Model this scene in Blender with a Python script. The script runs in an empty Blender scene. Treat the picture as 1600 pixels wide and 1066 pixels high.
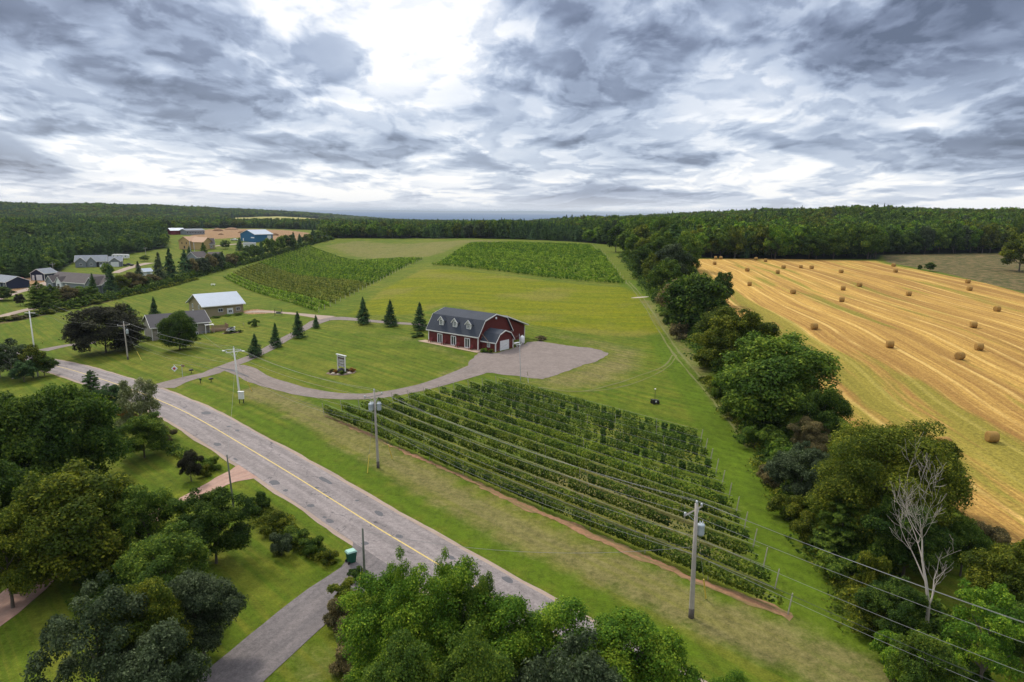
import bpy, bmesh, math, random
import numpy as np
from mathutils import Matrix, Vector

sc = bpy.context.scene
COL = sc.collection
R = math.radians
# ------------------------------------------------------------------ camera
F = 1067.0; IW, IH = 1600, 1066
PITCH = R(10.72); ROLL = R(0.7); CH = 30.0
cp, sp = math.cos(PITCH), math.sin(PITCH); cr, sr = math.cos(ROLL), math.sin(ROLL)
cam = bpy.data.cameras.new('camera'); camo = bpy.data.objects.new('camera', cam); COL.objects.link(camo)
cam.sensor_width = 36.0; cam.lens = F / IW * 36.0; cam.clip_start = 0.5; cam.clip_end = 90000
r0, u0, f0 = Vector((1, 0, 0)), Vector((0, sp, cp)), Vector((0, cp, -sp))
rt = r0 * cr + u0 * sr; up = -r0 * sr + u0 * cr; bk = -f0
camo.matrix_world = Matrix(((rt.x, up.x, bk.x, 0), (rt.y, up.y, bk.y, 0), (rt.z, up.z, bk.z, CH), (0, 0, 0, 1)))
sc.camera = camo
sc.render.resolution_x, sc.render.resolution_y = 1024, 682
# ------------------------------------------------------------------ exposure
sc.view_settings.view_transform = 'Standard'; sc.view_settings.look = 'None'
sc.view_settings.exposure = 0.10; sc.view_settings.gamma = 1.0
sc.cycles.max_bounces = 5; sc.cycles.transparent_max_bounces = 6; sc.cycles.volume_bounces = 0


class NT:
    """small node-tree writer"""
    def __init__(s, tree):
        s.t = tree; s.t.nodes.clear()
    def n(s, typ, _out=0, **kw):
        nd = s.t.nodes.new(typ)
        for k, v in kw.items():
            if k.startswith('i_'):
                key = k[2:]; key = int(key) if key.isdigit() else key.replace('_', ' ')
                s.put(nd.inputs[key], v)
            else: setattr(nd, k, v)
        return nd
    def put(s, sock, v):
        if isinstance(v, bpy.types.NodeSocket): s.t.links.new(v, sock)
        elif isinstance(v, bpy.types.Node): s.t.links.new(v.outputs[0], sock)
        else:
            if hasattr(sock.default_value, '__len__') and not hasattr(v, '__len__'): v = (v,) * len(sock.default_value)
            elif hasattr(sock.default_value, '__len__') and len(v) == 3 and len(sock.default_value) == 4: v = (*v, 1)
            sock.default_value = v
    def m(s, op, a, b=0.0, c=0.0, clamp=False):
        nd = s.t.nodes.new('ShaderNodeMath'); nd.operation = op; nd.use_clamp = clamp
        s.put(nd.inputs[0], a); s.put(nd.inputs[1], b); s.put(nd.inputs[2], c); return nd.outputs[0]
    def vm(s, op, a, b=(0, 0, 0)):
        nd = s.t.nodes.new('ShaderNodeVectorMath'); nd.operation = op
        s.put(nd.inputs[0], a); s.put(nd.inputs[1], b); return nd.outputs[0]
    def mix(s, f, a, b, typ='MIX'):
        nd = s.t.nodes.new('ShaderNodeMix'); nd.data_type = 'RGBA'; nd.blend_type = typ
        s.put(nd.inputs[0], f); s.put(nd.inputs[6], a); s.put(nd.inputs[7], b); return nd.outputs[2]
    def noise(s, vec, scale, detail=3, rough=0.5, dist=0.0, out=0):
        nd = s.n('ShaderNodeTexNoise', i_Vector=vec, i_Scale=scale, i_Detail=detail, i_Roughness=rough, i_Distortion=dist)
        return nd.outputs[out]
    def step(s, v, a, b, lo=0.0, hi=1.0):
        nd = s.n('ShaderNodeMapRange', interpolation_type='SMOOTHSTEP')
        s.put(nd.inputs[0], v); s.put(nd.inputs[1], a); s.put(nd.inputs[2], b); s.put(nd.inputs[3], lo); s.put(nd.inputs[4], hi)
        return nd.outputs[0]
    def sep(s, v):
        nd = s.n('ShaderNodeSeparateXYZ'); s.put(nd.inputs[0], v); return nd.outputs
    def comb(s, x, y, z=0.0):
        nd = s.n('ShaderNodeCombineXYZ'); s.put(nd.inputs[0], x); s.put(nd.inputs[1], y); s.put(nd.inputs[2], z); return nd.outputs[0]


# ------------------------------------------------------------------ sky
SUN = Vector((-0.42, 0.52, 0.74)).normalized()
sun_el = math.asin(SUN.z); sun_rot = math.atan2(SUN.x, SUN.y)
w = bpy.data.worlds.new('World'); sc.world = w; w.use_nodes = True; w.cycles.sampling_method = 'MANUAL'; w.cycles.sample_map_resolution = 512
t = NT(w.node_tree)
dirv = t.n('ShaderNodeTexCoord').outputs['Generated']
dx, dy, dz = t.sep(dirv)
sky = t.n('ShaderNodeTexSky', sky_type='NISHITA', sun_disc=False, sun_elevation=sun_el, sun_rotation=sun_rot)
skyc = t.mix(1.0, sky.outputs[0], (0.12, 0.12, 0.12), 'MULTIPLY')
dzc = t.m('MAXIMUM', dz, -0.02)
den = t.m('ADD', dzc, 0.045)
px = t.m('DIVIDE', t.m('MULTIPLY', t.m('ARCTAN2', dx, dy), 3.6), t.m('POWER', den, 0.20)); py = t.m('MULTIPLY', t.m('LOGARITHM', den, math.e), 2.1)
pv = t.comb(px, py, 7.7)
warp = t.noise(pv, 0.9, 3, 0.5, out=1)
pw = t.vm('ADD', pv, t.vm('MULTIPLY', t.vm('SUBTRACT', warp, (0.5, 0.5, 0.5)), (0.75, 0.45, 0.5)))
n1 = t.noise(pw, 1.35, 10, 0.50, 0.0)
n2 = t.noise(t.vm('ADD', pw, (-0.03, 0.15, 0.0)), 1.35, 10, 0.50, 0.0)
n3 = t.noise(t.comb(px, py, 2.1), 0.62, 3, 0.5)
nb = t.noise(t.vm('ADD', pw, (5.0, 9.0, 2.0)), 3.0, 8, 0.55)
nb2 = t.noise(t.vm('ADD', pw, (4.98, 9.08, 2.0)), 3.0, 8, 0.55)
az = t.m('ARCTAN2', dx, dy)
right = t.step(az, -0.02, 0.60)
hi = t.step(dz, 0.05, 0.20)
left_glow = t.m('MULTIPLY', t.step(t.m('ABSOLUTE', t.m('ADD', az, 0.22)), 0.50, 0.05), t.step(dz, 0.11, 0.24))
m1, m2 = t.step(n1, 0.40, 0.58), t.step(n2, 0.40, 0.58)
k1, k2 = t.step(nb, 0.44, 0.56), t.step(nb2, 0.44, 0.56)
shade = t.m('ADD', t.m('MULTIPLY', t.m('SUBTRACT', m1, 0.5), 0.30), t.m('MULTIPLY', t.m('SUBTRACT', n3, 0.5), 1.5))
shade = t.m('ADD', shade, t.m('MULTIPLY', t.m('SUBTRACT', n1, 0.5), 0.5))
shade = t.m('ADD', shade, t.m('MULTIPLY', t.m('SUBTRACT', k1, 0.5), 0.12))
shade = t.m('ADD', shade, t.m('MULTIPLY', t.m('MULTIPLY', right, hi), 0.34))
shade = t.m('SUBTRACT', shade, t.m('MULTIPLY', left_glow, 0.30))
shade = t.m('SUBTRACT', shade, t.step(dz, 0.075, 0.01, 0.0, 0.26))
lit = t.m('ADD', t.m('MULTIPLY', t.m('SUBTRACT', m1, m2), 0.46), t.m('MULTIPLY', t.m('SUBTRACT', k1, k2), 0.22))
val = t.m('ADD', t.m('SUBTRACT', 0.54, shade), lit, clamp=True)
cloud = t.n('ShaderNodeValToRGB'); t.put(cloud.inputs[0], val)
cr_ = cloud.color_ramp; cr_.elements[0].position = 0.0; cr_.elements[0].color = (0.11, 0.135, 0.205, 1)
cr_.elements[1].position = 1.0; cr_.elements[1].color = (1.0, 1.0, 1.0, 1)
for p_, c_ in ((0.22, (0.20, 0.24, 0.345)), (0.45, (0.35, 0.415, 0.555)), (0.68, (0.56, 0.63, 0.76)), (0.90, (0.86, 0.89, 0.95))):
    e_ = cr_.elements.new(p_); e_.color = (*c_, 1)
c1 = t.mix(0.90, skyc, cloud.outputs[0])
hz = t.step(dz, 0.03, -0.002)
c2 = t.mix(t.m('MULTIPLY', hz, 0.6), c1, (0.93, 0.95, 0.97, 1))
zen = t.step(dz, 0.27, 0.75)                                  # an overcast sky is brightest overhead
c3 = t.mix(zen, c2, t.mix(0.5, cloud.outputs[0], (1, 1, 1, 1)))
gain = t.m('ADD', 1.0, t.m('MULTIPLY', zen, 0.75))
bgd = t.n('ShaderNodeBackground', i_Color=c3, i_Strength=gain)
t.n('ShaderNodeOutputWorld', i_Surface=bgd)
# ------------------------------------------------------------------ sun behind cloud
sl = bpy.data.lights.new('sun', 'SUN'); sl.energy = 2.4; sl.angle = R(9); sl.color = (1.0, 0.93, 0.80)
so = bpy.data.objects.new('sun', sl); COL.objects.link(so)
so.rotation_euler = SUN.to_track_quat('Z', 'Y').to_euler(); so.location = (0, 0, 300)

# ------------------------------------------------------------------ land form
def S(a):
    a = np.clip(a, 0.0, 1.0); return a * a * (3 - 2 * a)
def T(x, y):
    z = 10 * S((y - 60) / 450)
    z = z + 4 * S((x - 20) / 60) * S((y - 60) / 100) * (1 - S((y - 250) / 250))
    z = z - (6 + 7 * S((y - 150) / 300)) * S((-x - 20) / 100) * (1 - 0.75 * S((y - 430) / 220)) * (1 - S((y - 700) / 900))
    z = z + 16 * S((x - 120) / 250) * S((y - 380) / 400) * (1 - S((y - 1500) / 2500))
    z = z + 31 * S((-x - 450) / 500) * S((y - 1050) / 700) * (1 - S((y - 2600) / 2500))
    q = np.maximum(0, y - 540); z = z - 0.0135 * q * q / (q + 150)
    return z
def Tf(x, y): return float(T(x, y))
def ray(px, py):
    u = (px - IW / 2) / F; v = (IH / 2 - py) / F
    a, b = u * cr - v * sr, u * sr + v * cr
    return (a, cp + b * sp, -sp + b * cp)
def P(px, py):
    """ground point seen at this place of the photograph"""
    dx, dy, dz_ = ray(px, py)
    ts = 10 * 1.01 ** np.arange(800)
    g = CH + ts * dz_ - T(ts * dx, ts * dy)
    k = int(np.argmax(g < 0)); a, b = ts[k - 1], ts[k]
    for _ in range(22):
        mm = (a + b) / 2
        if CH + mm * dz_ - Tf(mm * dx, mm * dy) < 0: b = mm
        else: a = mm
    return (a * dx, a * dy)
def proj(x, y, z):
    z = z - CH
    d = y * cp - z * sp; b = (y * sp + z * cp) / d; a = x / d
    return IW / 2 + (a * cr + b * sr) * F, IH / 2 - (-a * sr + b * cr) * F, d
def rise(x, y, top):
    """height above ground at (x, y) that reaches photo row top"""
    lo, h_ = 0.0, 80.0; z = Tf(x, y)
    for _ in range(30):
        mm = (lo + h_) / 2
        if proj(x, y, z + mm)[1] > top: lo = mm
        else: h_ = mm
    return lo

# ------------------------------------------------------------------ object helpers
def tag(o, label=None, cat=None, group=None, kind=None):
    if label: o['label'] = label
    if cat: o['category'] = cat
    if group: o['group'] = group
    if kind: o['kind'] = kind
    return o
def empty(name, label, cat, loc=(0, 0, 0), rz=0.0, group=None):
    o = bpy.data.objects.new(name, None); COL.objects.link(o); o.location = loc; o.rotation_euler = (0, 0, rz)
    o.empty_display_size = 0.3
    return tag(o, label, cat, group)
def link_mesh(name, me, mat=None, parent=None):
    o = bpy.data.objects.new(name, me); COL.objects.link(o)
    if mat:
        if len(me.materials) == 0: me.materials.append(mat)
        elif me.materials[0] is not mat:
            o.material_slots[0].link = 'OBJECT'; o.material_slots[0].material = mat
    if parent: o.parent = parent
    return o
def np_mesh(name, V, Q, attrs=None, smooth=False):
    me = bpy.data.meshes.new(name); V = np.asarray(V, np.float32); Q = np.asarray(Q, np.int32); k = Q.shape[1]
    me.vertices.add(len(V)); me.vertices.foreach_set('co', V.ravel())
    me.loops.add(Q.size); me.loops.foreach_set('vertex_index', Q.ravel())
    me.polygons.add(len(Q)); me.polygons.foreach_set('loop_start', np.arange(0, Q.size, k, dtype=np.int32))
    me.polygons.foreach_set('loop_total', np.full(len(Q), k, np.int32))
    if smooth: me.polygons.foreach_set('use_smooth', np.ones(len(Q), bool))
    me.update(calc_edges=True)
    for nm, (dom, typ, arr) in (attrs or {}).items():
        a = me.attributes.new(nm, typ, dom)
        a.data.foreach_set('color' if typ == 'FLOAT_COLOR' else 'vector' if typ == 'FLOAT_VECTOR' else 'value', np.asarray(arr, np.float32 if typ != 'INT' else np.int32).ravel())
    return me
class MB:
    def __init__(s): s.v = []; s.f = []; s.m = []
    def add(s, vs, fs):
        o = len(s.v); s.v += [tuple(a) for a in vs]; s.f += [tuple(i + o for i in f) for f in fs]; return s
    def box(s, x0, x1, y0, y1, z0, z1):
        return s.add([(x, y, z) for z in (z0, z1) for y in (y0, y1) for x in (x0, x1)],
                     [(0, 2, 3, 1), (4, 5, 7, 6), (0, 1, 5, 4), (2, 6, 7, 3), (0, 4, 6, 2), (1, 3, 7, 5)])
    def extrude_x(s, prof, x0, x1):
        """closed (y, z) profile run from x0 to x1"""
        n = len(prof)
        return s.add([(x0, y, z) for y, z in prof] + [(x1, y, z) for y, z in prof],
                     [(i, (i + 1) % n, n + (i + 1) % n, n + i) for i in range(n)] + [tuple(range(n - 1, -1, -1)), tuple(range(n, 2 * n))])
    def extrude_y(s, prof, y0, y1):
        n = len(prof)
        return s.add([(x, y0, z) for x, z in prof] + [(x, y1, z) for x, z in prof],
                     [(i, n + i, n + (i + 1) % n, (i + 1) % n) for i in range(n)] + [tuple(range(n)), tuple(range(2 * n - 1, n - 1, -1))])
    def tube(s, pts, rad, k=6, cap=True):
        pts = [Vector(p) for p in pts]; rs = rad if hasattr(rad, '__len__') else [rad] * len(pts)
        rings = []
        for i, p in enumerate(pts):
            d = (pts[min(i + 1, len(pts) - 1)] - pts[max(i - 1, 0)]).normalized()
            a = d.cross(Vector((0.31, 0.17, 1)) if abs(d.z) < 0.9 else Vector((1, 0.1, 0))).normalized(); b = d.cross(a)
            rings.append([p + (a * math.cos(q) + b * math.sin(q)) * rs[i] for q in [2 * math.pi * j / k for j in range(k)]])
        fs = [(i * k + j, i * k + (j + 1) % k, (i + 1) * k + (j + 1) % k, (i + 1) * k + j) for i in range(len(pts) - 1) for j in range(k)]
        if cap: fs += [tuple(range(k - 1, -1, -1)), tuple(range((len(pts) - 1) * k, len(pts) * k))]
        return s.add([v for r_ in rings for v in r_], fs)
    def lathe(s, prof, k=16, c=(0, 0, 0), sx=1, sy=1, jit=0, rng=None):
        vs = []
        for r_, z in prof:
            for j in range(k):
                q = 2 * math.pi * j / k; rr = r_ * (1 + (rng.uniform(-jit, jit) if jit else 0))
                vs.append((c[0] + rr * math.cos(q) * sx, c[1] + rr * math.sin(q) * sy, c[2] + z))
        n = len(prof)
        fs = [(i * k + j, i * k + (j + 1) % k, (i + 1) * k + (j + 1) % k, (i + 1) * k + j) for i in range(n - 1) for j in range(k)]
        fs += [tuple(range(k - 1, -1, -1)), tuple(range((n - 1) * k, n * k))]
        return s.add(vs, fs)
    def build(s, name, mat, parent=None, smooth=False, fix=True):
        me = bpy.data.meshes.new(name); me.from_pydata(s.v, [], s.f)
        if fix:
            bm = bmesh.new(); bm.from_mesh(me); bmesh.ops.recalc_face_normals(bm, faces=bm.faces); bm.to_mesh(me); bm.free()
        if smooth: me.polygons.foreach_set('use_smooth', [True] * len(me.polygons))
        return link_mesh(name, me, mat, parent)
def copy_tree(o, parent=None, mats=None):
    c = o.copy(); COL.objects.link(c); c.parent = parent
    for ch in o.children: copy_tree(ch, c)
    return c

# ------------------------------------------------------------------ materials
def material(name):
    m_ = bpy.data.materials.new(name); m_.use_nodes = True; return m_, NT(m_.node_tree)
def finish(t, col, rough=0.8, bump=None, bstr=0.3, bdist=0.05, metal=0.0, spec=0.3):
    pb = t.n('ShaderNodeBsdfPrincipled', i_Base_Color=col, i_Roughness=rough, i_Metallic=metal)
    pb.inputs['Specular IOR Level'].default_value = spec
    if bump is not None:
        b_ = t.n('ShaderNodeBump', i_Height=bump, i_Strength=bstr, i_Distance=bdist); t.put(pb.inputs['Normal'], b_)
    t.n('ShaderNodeOutputMaterial', i_Surface=pb); return pb
def plain(name, col, rough=0.7, var=0.15, scale=1.5, metal=0.0, spec=0.3, space='Object'):
    m_, t = material(name); co = t.n('ShaderNodeTexCoord').outputs[space]
    n_ = t.noise(co, scale, 5, 0.6)
    f_ = t.m('ADD', 1 - var, t.m('MULTIPLY', n_, 2 * var))
    finish(t, t.mix(1.0, (*col, 1), t.comb(f_, f_, f_), 'MULTIPLY'), rough, metal=metal, spec=spec); return m_
def siding(name, col, period=0.2, vertical=False, depth=0.14, rough=0.65):
    """lapped or board-and-batten cladding"""
    m_, t = material(name); co = t.n('ShaderNodeTexCoord').outputs['Object']; x, y, z = t.sep(co)
    a = t.m('ADD', x, y) if vertical else z
    fr = t.m('FRACT', t.m('DIVIDE', a, period))
    line = t.step(fr, 0.0, 0.16, 1.0, 0.0)
    n_ = t.noise(t.vm('MULTIPLY', co, (1, 1, 3)), 0.9, 5, 0.6)
    f_ = t.m('SUBTRACT', t.m('ADD', 0.86, t.m('MULTIPLY', n_, 0.28)), t.m('MULTIPLY', line, depth))
    finish(t, t.mix(1.0, (*col, 1), t.comb(f_, f_, f_), 'MULTIPLY'), rough, bump=fr, bstr=0.5, bdist=0.02); return m_
def shingle(name, col, var=0.25):
    m_, t = material(name); co = t.n('ShaderNodeTexCoord').outputs['Object']; x, y, z = t.sep(co)
    br = t.n('ShaderNodeTexBrick', i_Vector=t.comb(t.m('ADD', x, t.m('MULTIPLY', y, 0.37)), t.m('MULTIPLY', z, 1.6)), i_Scale=1.0,
             i_Color1=(1, 1, 1, 1), i_Color2=(0.7, 0.7, 0.7, 1), i_Mortar=(0.5, 0.5, 0.5, 1))
    br.inputs['Brick Width'].default_value = 0.4; br.inputs['Row Height'].default_value = 0.22; br.inputs['Mortar Size'].default_value = 0.012
    n_ = t.noise(co, 0.5, 6, 0.65); f_ = t.m('ADD', 1 - var, t.m('MULTIPLY', n_, 2 * var))
    c_ = t.mix(1.0, (*col, 1), t.comb(f_, f_, f_), 'MULTIPLY')
    finish(t, t.mix(0.45, c_, t.mix(1.0, c_, br.outputs[0], 'MULTIPLY')), 0.85, bump=n_); return m_
def metal_roof(name, col):
    m_, t = material(name); co = t.n('ShaderNodeTexCoord').outputs['Object']; x, y, z = t.sep(co)
    fr = t.m('FRACT', t.m('DIVIDE', x, 0.45)); ln = t.step(t.m('ABSOLUTE', t.m('SUBTRACT', fr, 0.5)), 0.4, 0.5, 0.0, 1.0)
    n_ = t.noise(co, 0.4, 4, 0.6); f_ = t.m('SUBTRACT', t.m('ADD', 0.88, t.m('MULTIPLY', n_, 0.2)), t.m('MULTIPLY', ln, 0.12))
    finish(t, t.mix(1.0, (*col, 1), t.comb(f_, f_, f_), 'MULTIPLY'), 0.42, bump=ln, bstr=0.4, metal=0.15); return m_
M = {}
M['trim'] = plain('white_trim', (0.72, 0.70, 0.66), 0.55, 0.08)
M['white'] = plain('white_paint', (0.78, 0.78, 0.77), 0.5, 0.07)
M['glass'] = plain('window_glass', (0.035, 0.045, 0.055), 0.12, 0.2, spec=0.8)
M['barn_wall'] = siding('barn_red_siding', (0.125, 0.020, 0.017), 0.22, True)
M['barn_roof'] = shingle('charcoal_shingle', (0.045, 0.053, 0.070))
M['dark_shingle'] = shingle('dark_grey_shingle', (0.058, 0.055, 0.062))
M['brown_shingle'] = shingle('brown_grey_shingle', (0.105, 0.088, 0.085))
M['grey_shingle'] = shingle('pale_grey_shingle', (0.22, 0.24, 0.27))
M['taupe'] = siding('taupe_siding', (0.27, 0.235, 0.205), 0.2)
M['tan'] = siding('tan_siding', (0.32, 0.26, 0.155), 0.2)
M['navy'] = siding('navy_siding', (0.018, 0.025, 0.060), 0.2)
M['blue'] = siding('blue_siding', (0.025, 0.135, 0.26), 0.3, True)
M['greyblue'] = siding('grey_blue_siding', (0.22, 0.24, 0.26), 0.2)
M['crimson'] = siding('crimson_siding', (0.20, 0.018, 0.03), 0.3, True)
M['osb'] = siding('bare_sheathing_board', (0.50, 0.34, 0.14), 1.2, depth=0.2)
M['osb_roof'] = siding('bare_roof_sheathing', (0.42, 0.25, 0.15), 1.2, depth=0.2)
M['metal_roof'] = metal_roof('white_metal_roof', (0.40, 0.45, 0.52))
M['wood'] = plain('weathered_wood', (0.38, 0.34, 0.29), 0.85, 0.3, 2.0)
M['darkwood'] = plain('tarred_wood', (0.10, 0.085, 0.07), 0.85, 0.3, 2.0)
M['greywood'] = plain('grey_green_wood', (0.13, 0.14, 0.11), 0.85, 0.3, 2.0)
M['deckwood'] = plain('deck_boards', (0.30, 0.20, 0.13), 0.8, 0.2, 2.0)
M['galv'] = plain('galvanised_grey', (0.42, 0.47, 0.50), 0.5, 0.15, 3.0)
M['porcelain'] = plain('pale_insulator', (0.62, 0.64, 0.64), 0.3, 0.08)
M['wire'] = plain('aluminium_wire', (0.24, 0.24, 0.23), 0.5, 0.1)
M['blackwire'] = plain('black_cable', (0.05, 0.055, 0.055), 0.6, 0.1)
M['yellow'] = plain('yellow_plastic', (0.72, 0.55, 0.10), 0.5, 0.08)
M['black'] = plain('black_paint', (0.02, 0.02, 0.022), 0.5, 0.2)
M['binlid'] = plain('pale_green_lid', (0.30, 0.50, 0.42), 0.5, 0.08)
M['bin'] = plain('green_bin_plastic', (0.012, 0.085, 0.05), 0.5, 0.12)
M['darkred'] = plain('dark_red_paint', (0.14, 0.015, 0.015), 0.55, 0.2)
M['red'] = plain('red_paint', (0.42, 0.03, 0.025), 0.4, 0.15)
M['stone'] = plain('pale_stone', (0.42, 0.36, 0.28), 0.85, 0.25, 2.0)
M['concrete'] = plain('patio_concrete', (0.40, 0.29, 0.21), 0.85, 0.15, 1.0)
M['steel'] = plain('dull_steel', (0.28, 0.30, 0.32), 0.45, 0.1, metal=0.4)
M['tyre'] = plain('tyre_rubber', (0.02, 0.02, 0.02), 0.9, 0.2)
M['bark'] = plain('bark', (0.11, 0.09, 0.07), 0.9, 0.35, 3.0)
M['palebark'] = plain('pale_bark', (0.42, 0.38, 0.32), 0.85, 0.25, 3.0)
M['deadwood'] = plain('bleached_dead_wood', (0.40, 0.35, 0.29), 0.85, 0.25, 3.0)
M['signface'] = plain('dark_sign_board', (0.075, 0.035, 0.045), 0.6, 0.15)

def leaf_mat(name, c0, c1, c2, trans=0.3):
    """c0 dark leaf, c1 usual leaf, c2 yellowed leaf; clumps differ in hue"""
    m_, t = material(name); tc = t.n('ShaderNodeTexCoord').outputs['Object']
    oi = t.n('ShaderNodeObjectInfo').outputs['Random']
    at = t.n('ShaderNodeAttribute', attribute_name='rnd').outputs['Fac']
    cl = t.n('ShaderNodeAttribute', attribute_name='clump').outputs['Fac']
    n_ = t.noise(t.vm('ADD', tc, t.comb(t.m('MULTIPLY', oi, 37), 0, 0)), 3.5, 2, 0.6)
    a = t.m('ADD', t.m('MULTIPLY', cl, 0.55), t.m('MULTIPLY', n_, 0.45))
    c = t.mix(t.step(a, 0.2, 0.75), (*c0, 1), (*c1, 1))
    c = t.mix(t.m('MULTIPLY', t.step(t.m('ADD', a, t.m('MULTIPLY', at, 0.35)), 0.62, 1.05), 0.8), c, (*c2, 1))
    f_ = t.m('MULTIPLY', t.m('ADD', 0.72, t.m('MULTIPLY', at, 0.56)), t.m('ADD', 0.84, t.m('MULTIPLY', oi, 0.32)))
    c = t.mix(1.0, c, t.comb(f_, f_, f_), 'MULTIPLY')
    d = t.n('ShaderNodeBsdfPrincipled', i_Base_Color=c, i_Roughness=0.75); d.inputs['Specular IOR Level'].default_value = 0.08
    tr = t.n('ShaderNodeBsdfTranslucent', i_Color=t.mix(1.0, c, (1.1, 1.25, 0.5, 1), 'MULTIPLY'))
    mx = t.n('ShaderNodeMixShader', i_Fac=trans); t.put(mx.inputs[1], d); t.put(mx.inputs[2], tr)
    t.n('ShaderNodeOutputMaterial', i_Surface=mx); return m_
LM = dict(
    dark=leaf_mat('dark_green_leaves', (0.020, 0.045, 0.009), (0.056, 0.108, 0.016), (0.149, 0.194, 0.021)),
    mid=leaf_mat('mid_green_leaves', (0.036, 0.072, 0.013), (0.102, 0.179, 0.023), (0.249, 0.285, 0.030)),
    bright=leaf_mat('bright_green_leaves', (0.044, 0.105, 0.012), (0.122, 0.237, 0.019), (0.304, 0.361, 0.030)),
    olive=leaf_mat('yellow_green_leaves', (0.034, 0.057, 0.008), (0.102, 0.136, 0.013), (0.272, 0.259, 0.024)),
    grey=leaf_mat('grey_green_leaves', (0.024, 0.040, 0.018), (0.062, 0.088, 0.041), (0.150, 0.180, 0.090)),
    blue=leaf_mat('blue_green_leaves', (0.025, 0.055, 0.020), (0.060, 0.122, 0.037), (0.129, 0.198, 0.056)),
    purple=leaf_mat('purple_black_leaves', (0.018, 0.019, 0.013), (0.046, 0.044, 0.028), (0.085, 0.092, 0.040)),
    spruce=leaf_mat('spruce_needles', (0.014, 0.033, 0.016), (0.040, 0.086, 0.032), (0.088, 0.155, 0.043), 0.1),
    brown=leaf_mat('brown_tinged_leaves', (0.070, 0.064, 0.030), (0.171, 0.148, 0.063), (0.343, 0.246, 0.100)),
    pale=leaf_mat('pale_sparse_leaves', (0.10, 0.12, 0.05), (0.21, 0.23, 0.10), (0.44, 0.42, 0.27)),
    rust=leaf_mat('rust_orange_leaves', (0.123, 0.049, 0.014), (0.280, 0.124, 0.029), (0.420, 0.198, 0.043)),
    vinegreen=leaf_mat('vine_dark_leaves', (0.028, 0.066, 0.012), (0.075, 0.140, 0.023), (0.157, 0.198, 0.030)),
    vine=leaf_mat('vine_yellow_leaves', (0.024, 0.050, 0.008), (0.070, 0.118, 0.014), (0.165, 0.185, 0.024)),
    vinelight=leaf_mat('vine_bright_leaves', (0.05, 0.11, 0.010), (0.16, 0.27, 0.020), (0.32, 0.40, 0.05)),
    vinebrown=leaf_mat('vine_brownish_leaves', (0.08, 0.105, 0.018), (0.155, 0.19, 0.028), (0.30, 0.27, 0.06)),
)
# ------------------------------------------------------------------ ground
def pw_(pts): return np.array([P(*p) for p in pts])
def poly_sd(X, Y, poly):
    """signed distance, positive inside"""
    n = len(poly); d = np.full(X.shape, 1e9); ins = np.zeros(X.shape, bool)
    for i in range(n):
        ax, ay = poly[i]; bx, by = poly[(i + 1) % n]
        ex, ey = bx - ax, by - ay; L = ex * ex + ey * ey + 1e-9
        tt = np.clip(((X - ax) * ex + (Y - ay) * ey) / L, 0, 1)
        d = np.minimum(d, np.hypot(X - ax - tt * ex, Y - ay - tt * ey))
        c = ((ay > Y) != (by > Y)) & (X < (bx - ax) * (Y - ay) / (by - ay + 1e-12) + ax); ins ^= c
    return np.where(ins, d, -d)
def line_d(X, Y, pts):
    d = np.full(X.shape, 1e9)
    for (ax, ay), (bx, by) in zip(pts[:-1], pts[1:]):
        ex, ey = bx - ax, by - ay; L = ex * ex + ey * ey + 1e-9
        tt = np.clip(((X - ax) * ex + (Y - ay) * ey) / L, 0, 1)
        d = np.minimum(d, np.hypot(X - ax - tt * ex, Y - ay - tt * ey))
    return d
def grow(a, stop, step, g):
    out = [a]
    while abs(out[-1]) < stop: out.append(out[-1] + math.copysign(step, a)); step *= g
    return out
xs = list(np.arange(-160, 160.1, 2.5)); xs = grow(-160, 9000, 2.8, 1.045)[:0:-1] + xs + grow(160, 9000, 2.8, 1.045)[1:]
ys = [-300, -200, -120, -60, -20, 0] + list(np.arange(10, 220.1, 2.5)); ys = ys + grow(220, 9500, 2.8, 1.04)[1:]
X, Y = np.meshgrid(np.array(xs), np.array(ys)); Z = T(X, Y)
mk = lambda sd, wd: S(sd / wd * 0.5 + 0.5)
YG = mk(poly_sd(X, Y, pw_([(545, 493), (600, 452), (662, 420), (700, 421), (975, 449), (1003, 462), (1040, 520), (985, 527), (905, 520), (835, 508), (700, 476), (640, 492)])), 7)
dry1 = mk(poly_sd(X, Y, pw_([(832, 515), (905, 527), (1000, 545), (1010, 575), (950, 603), (880, 612), (780, 590), (850, 590), (950, 552)])), 8)
verge = pw_([(395, 610), (470, 640), (560, 690), (680, 760), (800, 825), (950, 890), (1060, 945), (1200, 1000), (1330, 1050), (1450, 1100)])
dry2 = S(1.25 - line_d(X, Y, verge) / 4.2)
edge = pw_([(1010, 470), (1065, 540), (1110, 600), (1160, 660), (1225, 750), (1290, 840), (1370, 960)])
dry3 = 0.8 * S(1.4 - line_d(X, Y, edge) / 2.6)
dry4 = mk(poly_sd(X, Y, pw_([(440, 1000), (520, 990), (560, 1066), (420, 1100)])), 3) * 0.7
dry5 = mk(poly_sd(X, Y, pw_([(225, 560), (330, 545), (420, 520), (440, 540), (330, 575), (270, 600), (215, 585)])), 6) * 0.45
dry6 = 0.75 * mk(poly_sd(X, Y, pw_([(500, 384), (560, 375), (760, 375), (945, 384), (920, 384), (735, 380), (690, 398), (655, 404)])), 9)
dry7 = 0.55 * S(1.3 - line_d(X, Y, pw_([(560, 520), (640, 530), (740, 565), (700, 585)])) / 4)
vin = np.array([P(*q) for q in ((520, 646), (778, 604), (1095, 690), (1235, 965))]); VN = mk(poly_sd(X, Y, vin), 3)
vin2 = np.array([P(*q) for q in ((700, 740), (900, 700), (1150, 790), (1235, 965))]); VN2 = mk(poly_sd(X, Y, vin2), 8)
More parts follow.
